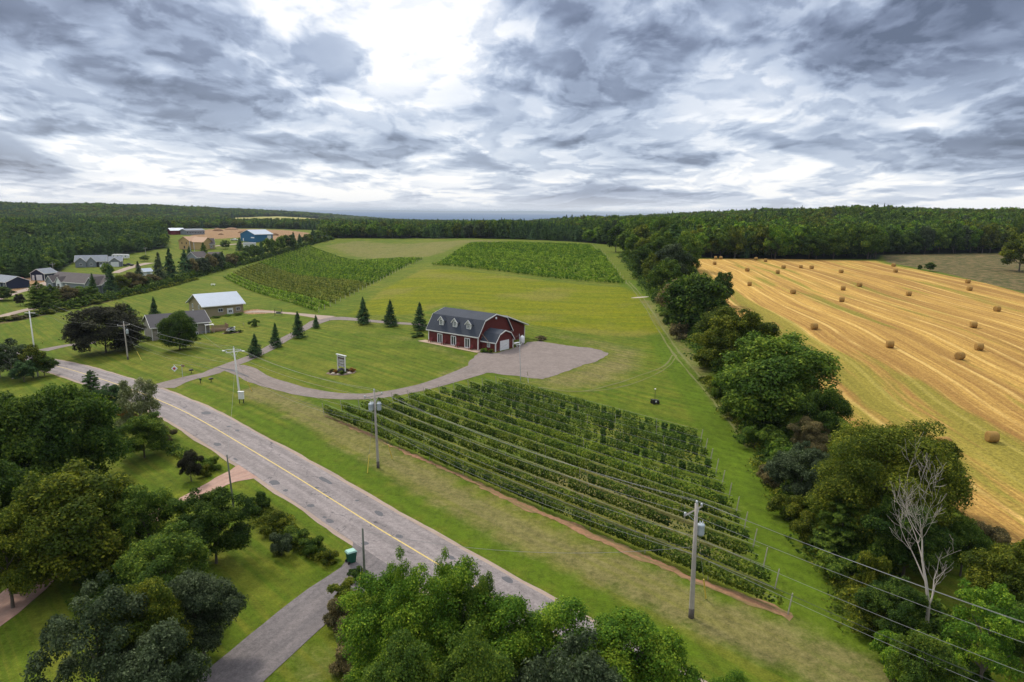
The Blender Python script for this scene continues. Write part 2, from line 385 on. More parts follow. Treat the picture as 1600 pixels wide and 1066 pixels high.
dry4 = np.maximum(dry4, np.maximum(VN * 0.42, VN2 * 0.8))
DRY = np.clip(np.maximum.reduce([dry1, dry2, dry3, dry4, dry5, dry6, dry7]), 0, 1)
lush = pw_([(985, 440), (1010, 480), (1075, 575), (1120, 640), (1165, 720), (1250, 870), (1330, 1000), (1390, 1066)])
LUSH = S(1.5 - line_d(X, Y, lush) / 4.5)
LUSH = np.maximum(LUSH, S(1.3 - line_d(X, Y, pw_([(300, 605), (420, 670), (600, 765), (730, 835), (900, 925), (1050, 1010)])) / 2.4) * 0.9)
LUSH = np.maximum(LUSH, S(1.3 - line_d(X, Y, pw_([(400, 600), (520, 640), (700, 735), (900, 835), (1100, 920), (1230, 980)])) / 1.6) * 0.7)
SOIL = np.maximum(mk(poly_sd(X, Y, pw_([(300, 363), (330, 358), (375, 357.5), (450, 360), (482, 364), (478, 375), (430, 378), (400, 370), (330, 374), (300, 374)])), 12),
                  mk(poly_sd(X, Y, pw_([(5, 436), (28, 430), (65, 434), (80, 441), (40, 453), (10, 462)])), 4))
SOIL = np.maximum(SOIL, mk(poly_sd(X, Y, pw_([(378, 486), (400, 483), (430, 486), (428, 490), (385, 491)])), 3))
SCRUB = mk(poly_sd(X, Y, pw_([(1376, 396), (1480, 396), (1600, 396), (2000, 396), (2000, 520), (1700, 478), (1600, 457), (1480, 428), (1385, 410)])), 6)
ditch = pw_([(-60, 515), (40, 497), (120, 480), (175, 468)])
SCRUB = np.maximum(SCRUB, 0.8 * S(1.4 - line_d(X, Y, ditch) / 3.0))
FRONT = []
for px_, py_ in [(506, 372), (550, 372), (600, 372.5), (650, 372.5), (700, 373), (750, 373), (800, 374), (860, 376), (905, 378.5), (945, 382)]:
    q = P(px_, py_)
    while q[1] > 700: py_ += 0.4; q = P(px_, py_)
    FRONT.append(tuple(q))
OPEN = [(-700, -300)] + [tuple(p) for p in pw_([(-420, 470), (-80, 452), (0, 440), (60, 432), (92, 425), (118, 408), (190, 399), (262, 387), (258, 366), (300, 357), (400, 357), (500, 360)])] + \
       FRONT + [(76, 400), (84, 330), (118, 322), (176, 330), (196, 366), (300, 404), (520, 430), (900, 460), (900, -300)]
CLEAR = [tuple(p) for p in pw_([(0, 380), (12, 367), (50, 365), (75, 379), (60, 384)])]
STRIP = [tuple(p) for p in pw_([(340, 348), (348, 342), (430, 338), (490, 341), (520, 345), (508, 351), (430, 352)])]
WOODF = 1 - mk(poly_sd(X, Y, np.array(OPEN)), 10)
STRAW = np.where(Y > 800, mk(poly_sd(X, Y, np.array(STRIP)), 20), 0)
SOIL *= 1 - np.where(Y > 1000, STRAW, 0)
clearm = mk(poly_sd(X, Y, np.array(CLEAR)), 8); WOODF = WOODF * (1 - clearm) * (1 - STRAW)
one = np.ones_like(X)
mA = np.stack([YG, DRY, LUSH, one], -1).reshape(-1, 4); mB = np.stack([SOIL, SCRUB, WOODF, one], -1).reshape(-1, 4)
mC = np.stack([STRAW, STRAW * 0, STRAW * 0, one], -1).reshape(-1, 4)
ny, nx = X.shape; idx = np.arange(nx * ny).reshape(ny, nx)
Qd = np.stack([idx[:-1, :-1], idx[:-1, 1:], idx[1:, 1:], idx[1:, :-1]], -1).reshape(-1, 4)
gm, t = material('meadow')
co = t.n('ShaderNodeTexCoord').outputs['Object']
def att(n_):
    o_ = t.n('ShaderNodeAttribute', attribute_name=n_).outputs['Color']; s_ = t.n('ShaderNodeSeparateColor'); t.put(s_.inputs[0], o_); return s_.outputs
a_, b_, c_ = att('cover_a'), att('cover_b'), att('cover_c')
x, y, z = t.sep(co)
al = t.m('ADD', t.m('MULTIPLY', x, 0.69), t.m('MULTIPLY', y, -0.724)); ac = t.m('ADD', t.m('MULTIPLY', x, 0.724), t.m('MULTIPLY', y, 0.69))
nbig = t.noise(co, 0.022, 4, 0.55); nmid = t.noise(co, 0.16, 5, 0.62); nfine = t.noise(co, 1.7, 5, 0.7); nblade = t.noise(co, 7.0, 3, 0.7)
nstr = t.noise(t.comb(t.m('MULTIPLY', al, 0.03), t.m('MULTIPLY', ac, 0.75)), 1.0, 6, 0.68)
mowl = t.m('SINE', t.m('ADD', t.m('MULTIPLY', ac, 3.6), t.m('MULTIPLY', t.noise(co, 0.05, 3, 0.5), 9.0)))
mowk = t.m('MULTIPLY', t.m('MULTIPLY', mowl, 0.10), t.step(t.noise(co, 0.04, 2, 0.5), 0.42, 0.6))
def soft(mask, lo=0.35, hi=0.65, amp=0.5):
    v = t.m('ADD', mask, t.m('MULTIPLY', t.m('SUBTRACT', t.m('ADD', t.m('MULTIPLY', nmid, 0.6), t.m('MULTIPLY', nfine, 0.4)), 0.5), amp))
    return t.step(v, lo, hi)
g = t.mix(t.step(nmid, 0.36, 0.64), (0.088, 0.122, 0.008, 1), (0.140, 0.158, 0.014, 1))
g = t.mix(t.m('MULTIPLY', t.step(nbig, 0.4, 0.62), 0.6), g, (0.165, 0.165, 0.022, 1))
g = t.mix(t.m('MULTIPLY', t.step(nstr, 0.42, 0.60), 0.75), g, (0.068, 0.118, 0.006, 1))
g = t.mix(t.m('MULTIPLY', soft(a_[2], 0.3, 0.75), 0.75), g, t.mix(nstr, (0.050, 0.108, 0.004, 1), (0.110, 0.158, 0.008, 1)))
mow = t.noise(t.comb(t.m('MULTIPLY', x, 0.03), t.m('MULTIPLY', t.m('ADD', y, t.m('MULTIPLY', x, 0.2)), 0.22)), 1.0, 4, 0.6)
yg = t.mix(t.step(mow, 0.38, 0.62), (0.128, 0.152, 0.004, 1), (0.172, 0.178, 0.004, 1))
yg = t.mix(t.m('MULTIPLY', t.step(t.noise(co, 0.035, 3, 0.5), 0.5, 0.66), 0.6), yg, (0.195, 0.175, 0.035, 1))
g = t.mix(soft(a_[0], 0.3, 0.7, 0.35), g, yg)
dryc = t.mix(nfine, (0.115, 0.110, 0.032, 1), (0.275, 0.215, 0.095, 1))
g = t.mix(t.m('MULTIPLY', t.m('MULTIPLY', soft(a_[1], 0.36, 0.95, 1.3), t.step(nstr, 0.30, 0.58, 0.45, 1.0)), 0.82), g, dryc)
scr = t.mix(t.step(t.noise(co, 0.35, 5, 0.7), 0.35, 0.65), (0.055, 0.068, 0.018, 1), (0.185, 0.130, 0.060, 1))
g = t.mix(soft(b_[1]), g, scr)
soil = t.mix(t.step(nfine, 0.3, 0.7), (0.19, 0.10, 0.04, 1), (0.36, 0.235, 0.13, 1))
g = t.mix(soft(b_[0], 0.4, 0.55, 0.35), g, soil)
g = t.mix(soft(c_[0], 0.4, 0.55, 0.2), g, t.mix(nmid, (0.38, 0.33, 0.10, 1), (0.30, 0.30, 0.09, 1)))
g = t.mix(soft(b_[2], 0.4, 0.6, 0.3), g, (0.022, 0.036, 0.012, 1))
ncl = t.step(t.noise(t.vm('MULTIPLY', co, (1.0, 0.45, 1.0)), 0.75, 6, 0.75), 0.32, 0.68)
f_ = t.m('ADD', t.m('ADD', 0.40, mowk), t.m('ADD', t.m('MULTIPLY', t.step(nfine, 0.25, 0.75), 0.38), t.m('ADD', t.m('MULTIPLY', t.step(nblade, 0.25, 0.75), 0.42), t.m('MULTIPLY', ncl, 0.30))))
g = t.mix(1.0, g, t.comb(f_, f_, f_), 'MULTIPLY')
finish(t, g, 0.95, bump=t.m('ADD', nfine, t.m('MULTIPLY', nblade, 0.5)), bstr=0.7, bdist=0.25, spec=0.1)
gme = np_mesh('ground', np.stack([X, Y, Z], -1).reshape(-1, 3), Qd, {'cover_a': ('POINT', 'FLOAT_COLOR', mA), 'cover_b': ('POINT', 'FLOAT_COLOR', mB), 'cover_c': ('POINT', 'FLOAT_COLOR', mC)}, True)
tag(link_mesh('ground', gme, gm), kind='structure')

def sheet(name, pts, mat, dz, cell, world=False, jit=0.0, step=1.2, seed=1):
    """a flat cover draped over the land, its edge frayed by jit metres"""
    W_ = pts if world else pw_(pts)
    if jit:
        rg = random.Random(seed); out = []; j = 0.0
        for i in range(len(W_)):
            a, b = np.array(W_[i][:2]), np.array(W_[(i + 1) % len(W_)][:2]); n = max(1, int(np.linalg.norm(b - a) / step)); d = (b - a) / np.linalg.norm(b - a)
            for k in range(n): j = 0.55 * j + rg.uniform(-jit, jit); out.append(tuple(a + (b - a) * k / n + np.array([-d[1], d[0]]) * (j if k else 0)))
        W_ = out
    bm = bmesh.new(); vs = [bm.verts.new((p[0], p[1], 0)) for p in W_]; fc = bm.faces.new(vs); bmesh.ops.triangulate(bm, faces=[fc])
    for ax in (0, 1):
        lo, hi_ = min(p[ax] for p in W_), max(p[ax] for p in W_); q = math.ceil(lo / cell) * cell
        while q < hi_:
            no = (1, 0, 0) if ax == 0 else (0, 1, 0); c_ = (q, 0, 0) if ax == 0 else (0, q, 0)
            bmesh.ops.bisect_plane(bm, geom=bm.verts[:] + bm.edges[:] + bm.faces[:], plane_co=c_, plane_no=no); q += cell
    for v in bm.verts: v.co.z = Tf(v.co.x, v.co.y) + dz
    bmesh.ops.recalc_face_normals(bm, faces=bm.faces)
    if sum(f.normal.z for f in bm.faces) < 0: bmesh.ops.reverse_faces(bm, faces=bm.faces)
    me = bpy.data.meshes.new(name); bm.to_mesh(me); bm.free()
    me.polygons.foreach_set('use_smooth', [True] * len(me.polygons))
    return tag(link_mesh(name, me, mat), kind='structure')
def smooth_pts(pts, step):
    pts = [np.array(p, float) for p in pts]; out = []
    for i in range(len(pts) - 1):
        p0 = pts[max(i - 1, 0)]; p1 = pts[i]; p2 = pts[i + 1]; p3 = pts[min(i + 2, len(pts) - 1)]
        n = max(2, int(np.linalg.norm(p2[:2] - p1[:2]) / step))
        for k in range(n):
            u = k / n
            out.append(0.5 * (2 * p1 + (p2 - p0) * u + (2 * p0 - 5 * p1 + 4 * p2 - p3) * u * u + (3 * p1 - p0 - 3 * p2 + p3) * u ** 3))
    out.append(pts[-1]); return out
def ribbon(name, pts, width, mat, dz, step=2.0, nc=4, jit=0.0, seed=1, world=True, kind='structure'):
    """a road or path: pts carry an optional third value, the width there"""
    W_ = pts if world else [(*P(p[0], p[1]), *p[2:]) for p in pts]
    W_ = [(*p[:2], p[2] if len(p) > 2 else width) for p in W_]
    q = smooth_pts(W_, step); rng = random.Random(seed); V, UV = [], []; s_ = 0; jl = jr = 0
    for i, p in enumerate(q):
        d = q[min(i + 1, len(q) - 1)][:2] - q[max(i - 1, 0)][:2]; d /= np.linalg.norm(d); nrm = np.array([-d[1], d[0]])
        if i: s_ += np.linalg.norm(q[i][:2] - q[i - 1][:2])
        jl = 0.6 * jl + rng.uniform(-jit, jit); jr = 0.6 * jr + rng.uniform(-jit, jit)
        for k in range(nc + 1):
            o_ = (k / nc - 0.5) * p[2] + (jr if k == 0 else jl if k == nc else 0)
            c_ = p[:2] + nrm * o_; V.append((c_[0], c_[1], Tf(*c_) + dz)); UV.append((s_, o_))
    n = nc + 1; Fs = [(i * n + k, (i + 1) * n + k, (i + 1) * n + k + 1, i * n + k + 1) for i in range(len(q) - 1) for k in range(nc)]
    Fs = [tuple(reversed(f)) for f in Fs]
    me = bpy.data.meshes.new(name); me.from_pydata(V, [], Fs); uv = me.uv_layers.new(name='along')
    for l in me.loops: uv.data[l.index].uv = UV[l.vertex_index]
    me.update()
    if me.polygons[0].normal.z < 0: me.flip_normals()
    me.polygons.foreach_set('use_smooth', [True] * len(me.polygons))
    return tag(link_mesh(name, me, mat), kind=kind)

# asphalt
def asphalt(name, c0, c1, crack=0.5):
    m_, t = material(name); uv = t.n('ShaderNodeTexCoord').outputs['UV']; co = t.n('ShaderNodeTexCoord').outputs['Object']
    u, v, _ = t.sep(uv)
    lane = t.m('ABSOLUTE', t.m('SUBTRACT', t.m('ABSOLUTE', v), 1.65)); tr = t.step(t.m('ABSOLUTE', t.m('SUBTRACT', lane, 0.75)), 0.45, 0.1)
    nl = t.noise(t.comb(t.m('MULTIPLY', u, 0.12), t.m('MULTIPLY', v, 1.2)), 1.0, 5, 0.6)
    nf = t.noise(co, 9.0, 4, 0.8); nm_ = t.noise(co, 0.5, 5, 0.6)
    c = t.mix(t.step(nl, 0.3, 0.7), (*c0, 1), (*c1, 1))
    c = t.mix(t.m('MULTIPLY', tr, 0.16), c, (0.09, 0.085, 0.085, 1))
    vo = t.n('ShaderNodeTexVoronoi', feature='DISTANCE_TO_EDGE', i_Vector=t.vm('ADD', t.comb(t.m('MULTIPLY', u, 0.55), v), t.vm('MULTIPLY', t.noise(co, 0.8, 4, 0.6, out=1), (1.6, 1.6, 0))), i_Scale=0.42)
    cm = t.m('MULTIPLY', t.step(vo.outputs['Distance'], 0.022, 0.0), t.step(nm_, 0.46, 0.6))
    c = t.mix(t.m('MULTIPLY', cm, crack), c, (0.04, 0.04, 0.045, 1))
    f_ = t.m('ADD', 0.58, t.m('ADD', t.m('MULTIPLY', t.step(nf, 0.3, 0.7), 0.36), t.m('MULTIPLY', t.step(t.noise(co, 2.2, 5, 0.7), 0.3, 0.7), 0.3)))
    finish(t, t.mix(1.0, c, t.comb(f_, f_, f_), 'MULTIPLY'), 0.85, bump=nf, bstr=0.3, bdist=0.02); return m_
def gravel(name, c0, c1, fine=6.0, track=0.25, tint=(0.10, 0.09, 0.08), space='Object'):
    m_, t = material(name); uv = t.n('ShaderNodeTexCoord').outputs['UV']; co = t.n('ShaderNodeTexCoord').outputs['Object']
    u, v, _ = t.sep(uv)
    nf = t.noise(co, fine, 4, 0.75); nm_ = t.noise(co, 0.45, 5, 0.65)
    nl = t.noise(t.comb(t.m('MULTIPLY', u, 0.1), t.m('MULTIPLY', v, 1.6)), 1.0, 3, 0.6)
    nz = t.noise(co, 1.6, 5, 0.75); c = t.mix(t.m('ADD', t.m('MULTIPLY', t.step(nm_, 0.3, 0.7), 0.4), t.m('MULTIPLY', t.step(nz, 0.3, 0.7), 0.6)), (*c0, 1), (*c1, 1)); c = t.mix(t.m('MULTIPLY', t.step(nl, 0.45, 0.65), track), c, (*tint, 1))
    f_ = t.m('ADD', 0.66, t.m('MULTIPLY', nf, 0.68))
    finish(t, t.mix(1.0, c, t.comb(f_, f_, f_), 'MULTIPLY'), 0.92, bump=nf, bstr=0.5, bdist=0.04); return m_
M['asphalt'] = asphalt('worn_asphalt', (0.20, 0.172, 0.165), (0.29, 0.25, 0.24), 0.75)
M['asphalt2'] = asphalt('drive_asphalt', (0.125, 0.110, 0.110), (0.185, 0.160, 0.155), 0.2)
M['patch'] = plain('tar_patch', (0.095, 0.093, 0.10), 0.8, 0.3, 5.0)
M['shoulder'] = gravel('gravel_shoulder', (0.30, 0.22, 0.17), (0.36, 0.28, 0.22), 8.0)
M['gravel'] = gravel('grey_gravel', (0.150, 0.120, 0.104), (0.250, 0.203, 0.180), 5.0)
M['redgravel'] = gravel('red_gravel', (0.33, 0.19, 0.14), (0.42, 0.28, 0.22), 5.0)
M['dirt'] = gravel('bare_dirt', (0.16, 0.115, 0.085), (0.22, 0.15, 0.11), 5.0)
M['redsoil'] = gravel('red_soil', (0.17, 0.105, 0.045), (0.36, 0.185, 0.105), 4.0, 0.75, (0.115, 0.115, 0.03))
M['tanpatch'] = gravel('bare_tan_earth', (0.27, 0.20, 0.12), (0.42, 0.31, 0.21), 4.0)
M['paint'] = plain('worn_yellow_paint', (0.58, 0.43, 0.13), 0.7, 0.35, 3.0)

road = [(-330, 235), (-240, 205), (-160, 178), (-122, 158.5), (-100.7, 146.3), (-79, 128.8), (-53.9, 105.2), (-31.8, 81.4), (-13.9, 62.3), (-7.7, 55.9), (13, 34.5), (35, 11.5), (60, -14)]
ribbon('road_shoulder', road, 7.3, M['shoulder'], 0.022, 2.0, 6, 0.12)
ribbon('road', road, 6.4, M['asphalt'], 0.045, 2.0, 6, 0.03)
ribbon('centre_line', road, 0.14, M['paint'], 0.052, 2.0, 1)
rp = smooth_pts([(*p, 0) for p in road], 1.0); rng = random.Random(5)
def on_road(px, py, r1, r2, ang=None, name='tar_patch'):
    c = P(px, py); a0 = math.atan2(-0.73, 0.68) if ang is None else ang
    pts = []
    for k in range(12):
        q = 2 * math.pi * k / 12; ra = 1 + rng.uniform(-0.18, 0.18)
        ux_, uy_ = r1 * math.cos(q) * ra, r2 * math.sin(q) * ra
        pts.append((c[0] + ux_ * math.cos(a0) - uy_ * math.sin(a0), c[1] + ux_ * math.sin(a0) + uy_ * math.cos(a0)))
    sheet(name, pts, M['patch'], 0.050, 2.5, True)
for (px_, py_, ra, rb) in [(322, 646, 1.3, .6), (358, 667, .5, .35), (371, 673, .55, .3), (339, 695, 1.0, .45), (429, 755, 1.0, .55), (446, 767, .4, .3), (508, 751, 1.5, .35), (495, 763, .35, .25),
                           (514, 778, .4, .28), (486, 791, .5, .4), (558, 783, .3, .2), (592, 803, .85, .35), (515, 815, .6, .35), (507, 809, .3, .2), (624, 839, .5, .3), (570, 850, .4, .35), (288, 637, .4, .25), (368, 718, .7, .2), (705, 872, .6, .3), (793, 907, .7, .35)]:
    on_road(px_, py_, ra * 0.9, rb * 0.9)
# drives
dz0 = 0.03
loop = [(248, 606, 7.5), (275, 597, 5.2), (300, 590, 4.2), (330, 583, 4.0), (352, 574, 4.2), (378, 578, 4.6), (400, 590, 4.2), (430, 601, 4.0), (470, 612, 3.8), (520, 619, 3.6), (570, 620, 3.6), (620, 614, 3.6), (665, 604, 3.7), (705, 592, 4.2), (735, 582, 5.5), (762, 570, 6)]
ribbon('gravel_loop', loop, 4, M['gravel'], dz0, 2.0, 4, 0.15, 2, world=False)
ribbon('gravel_lane', [(345, 576, 4), (372, 566, 4), (395, 557, 3.4), (420, 545, 3), (445, 530, 3), (470, 517, 3), (486, 508, 3.5), (505, 500, 6), (525, 498, 5.0), (548, 499, 3.2), (580, 502, 2.6), (620, 505, 2.6), (650, 507, 2.6), (672, 511, 2.4)], 3.2, M['gravel'], 0.036, 2.0, 4, 0.12, 3, world=False)
ribbon('barn_lane', [(512, 497, 5), (490, 494, 3), (465, 491, 2.2), (430, 488, 2.2), (400, 487, 3.5), (384, 488, 4)], 2.4, M['shoulder'], 0.042, 2.0, 4, 0.12, 4, world=False)
ribbon('house_drive', [(66, 548, 4.0), (85, 544, 3.4), (105, 540, 3.0), (125, 538, 3.0), (150, 535, 3)], 3.2, M['gravel'], 0.035, 2.0, 4, 0.1, 5, world=False)
sheet('parking_yard', [(740, 560), (748, 551), (774, 552), (802, 544), (824, 535), (845, 533), (880, 539), (925, 544), (951, 552), (935, 563), (900, 575), (858, 590), (848, 593), (800, 587), (770, 583), (745, 582), (727, 577)], M['gravel'], 0.030, 2.5, False, 0.32, 0.9)
ribbon('village_lane', [(-60, 512), (-20, 502), (0, 495.5), (25, 488.5), (50, 482.5), (75, 478)], 3.6, M['shoulder'], 0.05, 3.0, 4, 0.15, 6, world=False)
ribbon('yard_lane', [(-10, 470, 3), (20, 459, 4), (45, 452, 4), (62, 446, 5), (75, 441, 4)], 3.6, M['shoulder'], 0.07, 3.0, 4, 0.15, 7, world=False)
ribbon('far_lane', [(180, 427, 4), (195, 421, 5), (215, 415, 6), (235, 411, 6)], 5, M['shoulder'], 0.09, 3.0, 4, 0.2, 8, world=False)
ribbon('blue_barn_lane', [(320, 386, 5), (345, 384, 5), (375, 381, 5), (395, 379, 5)], 5, M['shoulder'], 0.12, 4.0, 4, 0.2, 8, world=False)
ribbon('asphalt_drive', [(612, 850, 8), (594, 869, 5.6), (566, 896, 4.4), (515, 930, 4.2), (470, 968, 4.2), (425, 1005, 4.3), (375, 1050, 4.3), (310, 1110, 4.4), (200, 1200, 4.5)], 4.4, M['asphalt2'], 0.034, 1.5, 5, 0.08, 9, world=False)
ribbon('red_gravel_drive', [(395, 735, 6), (375, 742, 4.4), (352, 750, 3.0), (325, 764, 2.4), (295, 780, 2.2), (265, 795, 2.2), (230, 815, 2.2)], 3, M['redgravel'], 0.033, 1.5, 4, 0.12, 10, world=False)
ribbon('dirt_lane', [(75, 885, 3), (35, 925, 3.4), (-10, 960, 3.8), (-80, 1010, 4)], 3.4, M['redgravel'], 0.03, 1.5, 4, 0.15, 11, world=False)
ribbon('soil_strip', [(508, 650, 0.4), (560, 672, 0.7), (620, 700, 0.8), (700, 736, 0.7), (800, 782, 0.9), (900, 825, 0.9), (1000, 870, 1.0), (1100, 911, 1.0), (1180, 943, 1.0), (1238, 966, 0.6)], 1.1, M['redsoil'], 0.028, 0.45, 3, 0.26, 12, world=False)
trk = gravel('worn_track_grass', (0.115, 0.135, 0.022), (0.165, 0.165, 0.045), 3.0)
for off in (0, 9): ribbon('tyre_track', [(978 + off * .5, 440), (996 + off * .7, 462), (1012 + off * .8, 487), (1030 + off, 518), (1052 + off * 1.2, 552), (1085 + off * 1.3, 592), (1125 + off * 1.5, 640), (1168 + off * 1.7, 700)], 0.38, trk, 0.03, 1.5, 1, 0.1, 13 + off, world=False)
for off in (0, 14): ribbon('tyre_track', [(840 + off * .3, 605), (900 + off * .3, 612), (960, 607 - off * .5), (1010 - off * .4, 592 - off * .5), (1045 - off * .5, 572), (1058 - off * .5, 555)], 0.35, trk, 0.03, 1.5, 1, 0.1, 30 + off, world=False)
ribbon('tar_seam', [(340, 574, .25), (352, 577, .3), (360, 578.5, .7), (366, 580, .7), (372, 583, .35), (388, 589, .25)], .3, M['patch'], 0.07, 1.0, 1, 0.05, 40, world=False)
# stubble field
hm, t = material('stubble')
co = t.n('ShaderNodeTexCoord').outputs['Object']; x, y, z = t.sep(co)
wv = t.m('MULTIPLY', t.m('SUBTRACT', t.noise(co, 0.011, 2, 0.5), 0.5), 13.0)
ac = t.m('ADD', t.m('ADD', x, t.m('MULTIPLY', y, -0.085)), wv); al = y
def lines(per, off, wdt, sharp):
    fr = t.m('FRACT', t.m('ADD', t.m('DIVIDE', ac, per), off)); dd = t.m('ABSOLUTE', t.m('SUBTRACT', fr, 0.5))
    return t.step(dd, wdt, wdt * sharp)
band = t.noise(t.comb(t.m('MULTIPLY', ac, 0.16), t.m('MULTIPLY', al, 0.006)), 1.0, 3, 0.55)
streak = t.noise(t.comb(t.m('MULTIPLY', ac, 1.5), t.m('MULTIPLY', al, 0.03)), 1.0, 6, 0.72)
nf = t.noise(co, 2.2, 5, 0.75); nm_ = t.noise(co, 0.12, 5, 0.6)
c = t.mix(t.step(band, 0.35, 0.62), (0.30, 0.170, 0.045, 1), (0.50, 0.305, 0.075, 1))
c = t.mix(t.m('MULTIPLY', t.step(streak, 0.44, 0.58), 0.6), c, (0.235, 0.12, 0.035, 1))
wind = t.m('MULTIPLY', lines(6.2, 0.1, 0.11, 0.25), t.step(t.noise(t.comb(t.m('MULTIPLY', ac, 0.3), t.m('MULTIPLY', al, 0.03)), 1.0, 3, 0.6), 0.36, 0.55))
c = t.mix(t.m('MULTIPLY', wind, 0.6), c, (0.68, 0.46, 0.15, 1))
fine_l = t.m('MULTIPLY', lines(2.07, 0.3, 0.12, 0.3), t.step(nm_, 0.4, 0.6))
c = t.mix(t.m('MULTIPLY', fine_l, 0.35), c, (0.58, 0.37, 0.11, 1))
gz = t.step(x, 110.0, 35.0); gl = t.noise(t.comb(t.m('MULTIPLY', ac, 0.17), t.m('MULTIPLY', al, 0.012), 4.4), 1.0, 4, 0.6)
gy = t.step(y, 330.0, 120.0, 0.25, 1.0)
c = t.mix(t.m('MULTIPLY', t.step(t.m('ADD', gl, t.m('MULTIPLY', t.m('MULTIPLY', gz, gy), 0.10)), 0.545, 0.66), 0.7), c, t.mix(nf, (0.115, 0.135, 0.014, 1), (0.24, 0.23, 0.03, 1)))
nst = t.noise(t.vm('MULTIPLY', co, (3.0, 1.0, 1.0)), 3.0, 4, 0.75)
f_ = t.m('ADD', 0.45, t.m('ADD', t.m('MULTIPLY', t.step(nf, 0.25, 0.75), 0.6), t.m('MULTIPLY', t.step(nst, 0.25, 0.75), 0.5)))
finish(t, t.mix(1.0, c, t.comb(f_, f_, f_), 'MULTIPLY'), 0.95, bump=t.m('ADD', nf, t.m('MULTIPLY', wind, 0.6)), bstr=0.6, bdist=0.2, spec=0.1)
M['stubble'] = hm
sheet('stubble_field', [(1078, 405), (1200, 404.5), (1368, 408), (1388, 413), (1480, 431), (1540, 443), (1600, 459), (1760, 500), (2000, 575), (2300, 680), (2500, 1000), (2200, 1300), (1900, 1170), (1690, 1010), (1590, 885), (1500, 800), (1420, 740), (1330, 665), (1230, 575), (1150, 490), (1100, 440)], M['stubble'], 0.06, 5.0)
# sea and far shore
wm, t = material('sea_water'); co = t.n('ShaderNodeTexCoord').outputs['Object']
n_ = t.noise(t.vm('MULTIPLY', co, (0.00004, 0.0006, 1)), 3.0, 4, 0.6)
finish(t, t.mix(n_, (0.03, 0.075, 0.15, 1), (0.07, 0.13, 0.22, 1)), 0.7, spec=0.05)
s_ = MB().add([(-45000, 5200, -45), (45000, 5200, -45), (45000, 42000, -45), (-45000, 42000, -45)], [(0, 1, 2, 3)]).build('sea', wm); tag(s_, kind='structure')
hv = []; rng = random.Random(8); n = 160
for i in range(n + 1):
    xx = -30000 + 60000 * i / n; h_ = 38 + 30 * math.sin(i * 0.09) + 14 * math.sin(i * 0.31 + 1) + rng.uniform(-4, 4)
    hv += [(xx, 33000, -46), (xx, 34500, max(-40, h_)), (xx, 37000, max(-42, h_ * 0.8)), (xx, 38000, -46)]
fs = [(i * 4 + k, (i + 1) * 4 + k, (i + 1) * 4 + k + 1, i * 4 + k + 1) for i in range(n) for k in range(3)]
tag(MB().add(hv, fs).build('far_shore_hills', plain('far_hills', (0.06, 0.09, 0.05), 0.9, 0.2, 0.001)), kind='structure')
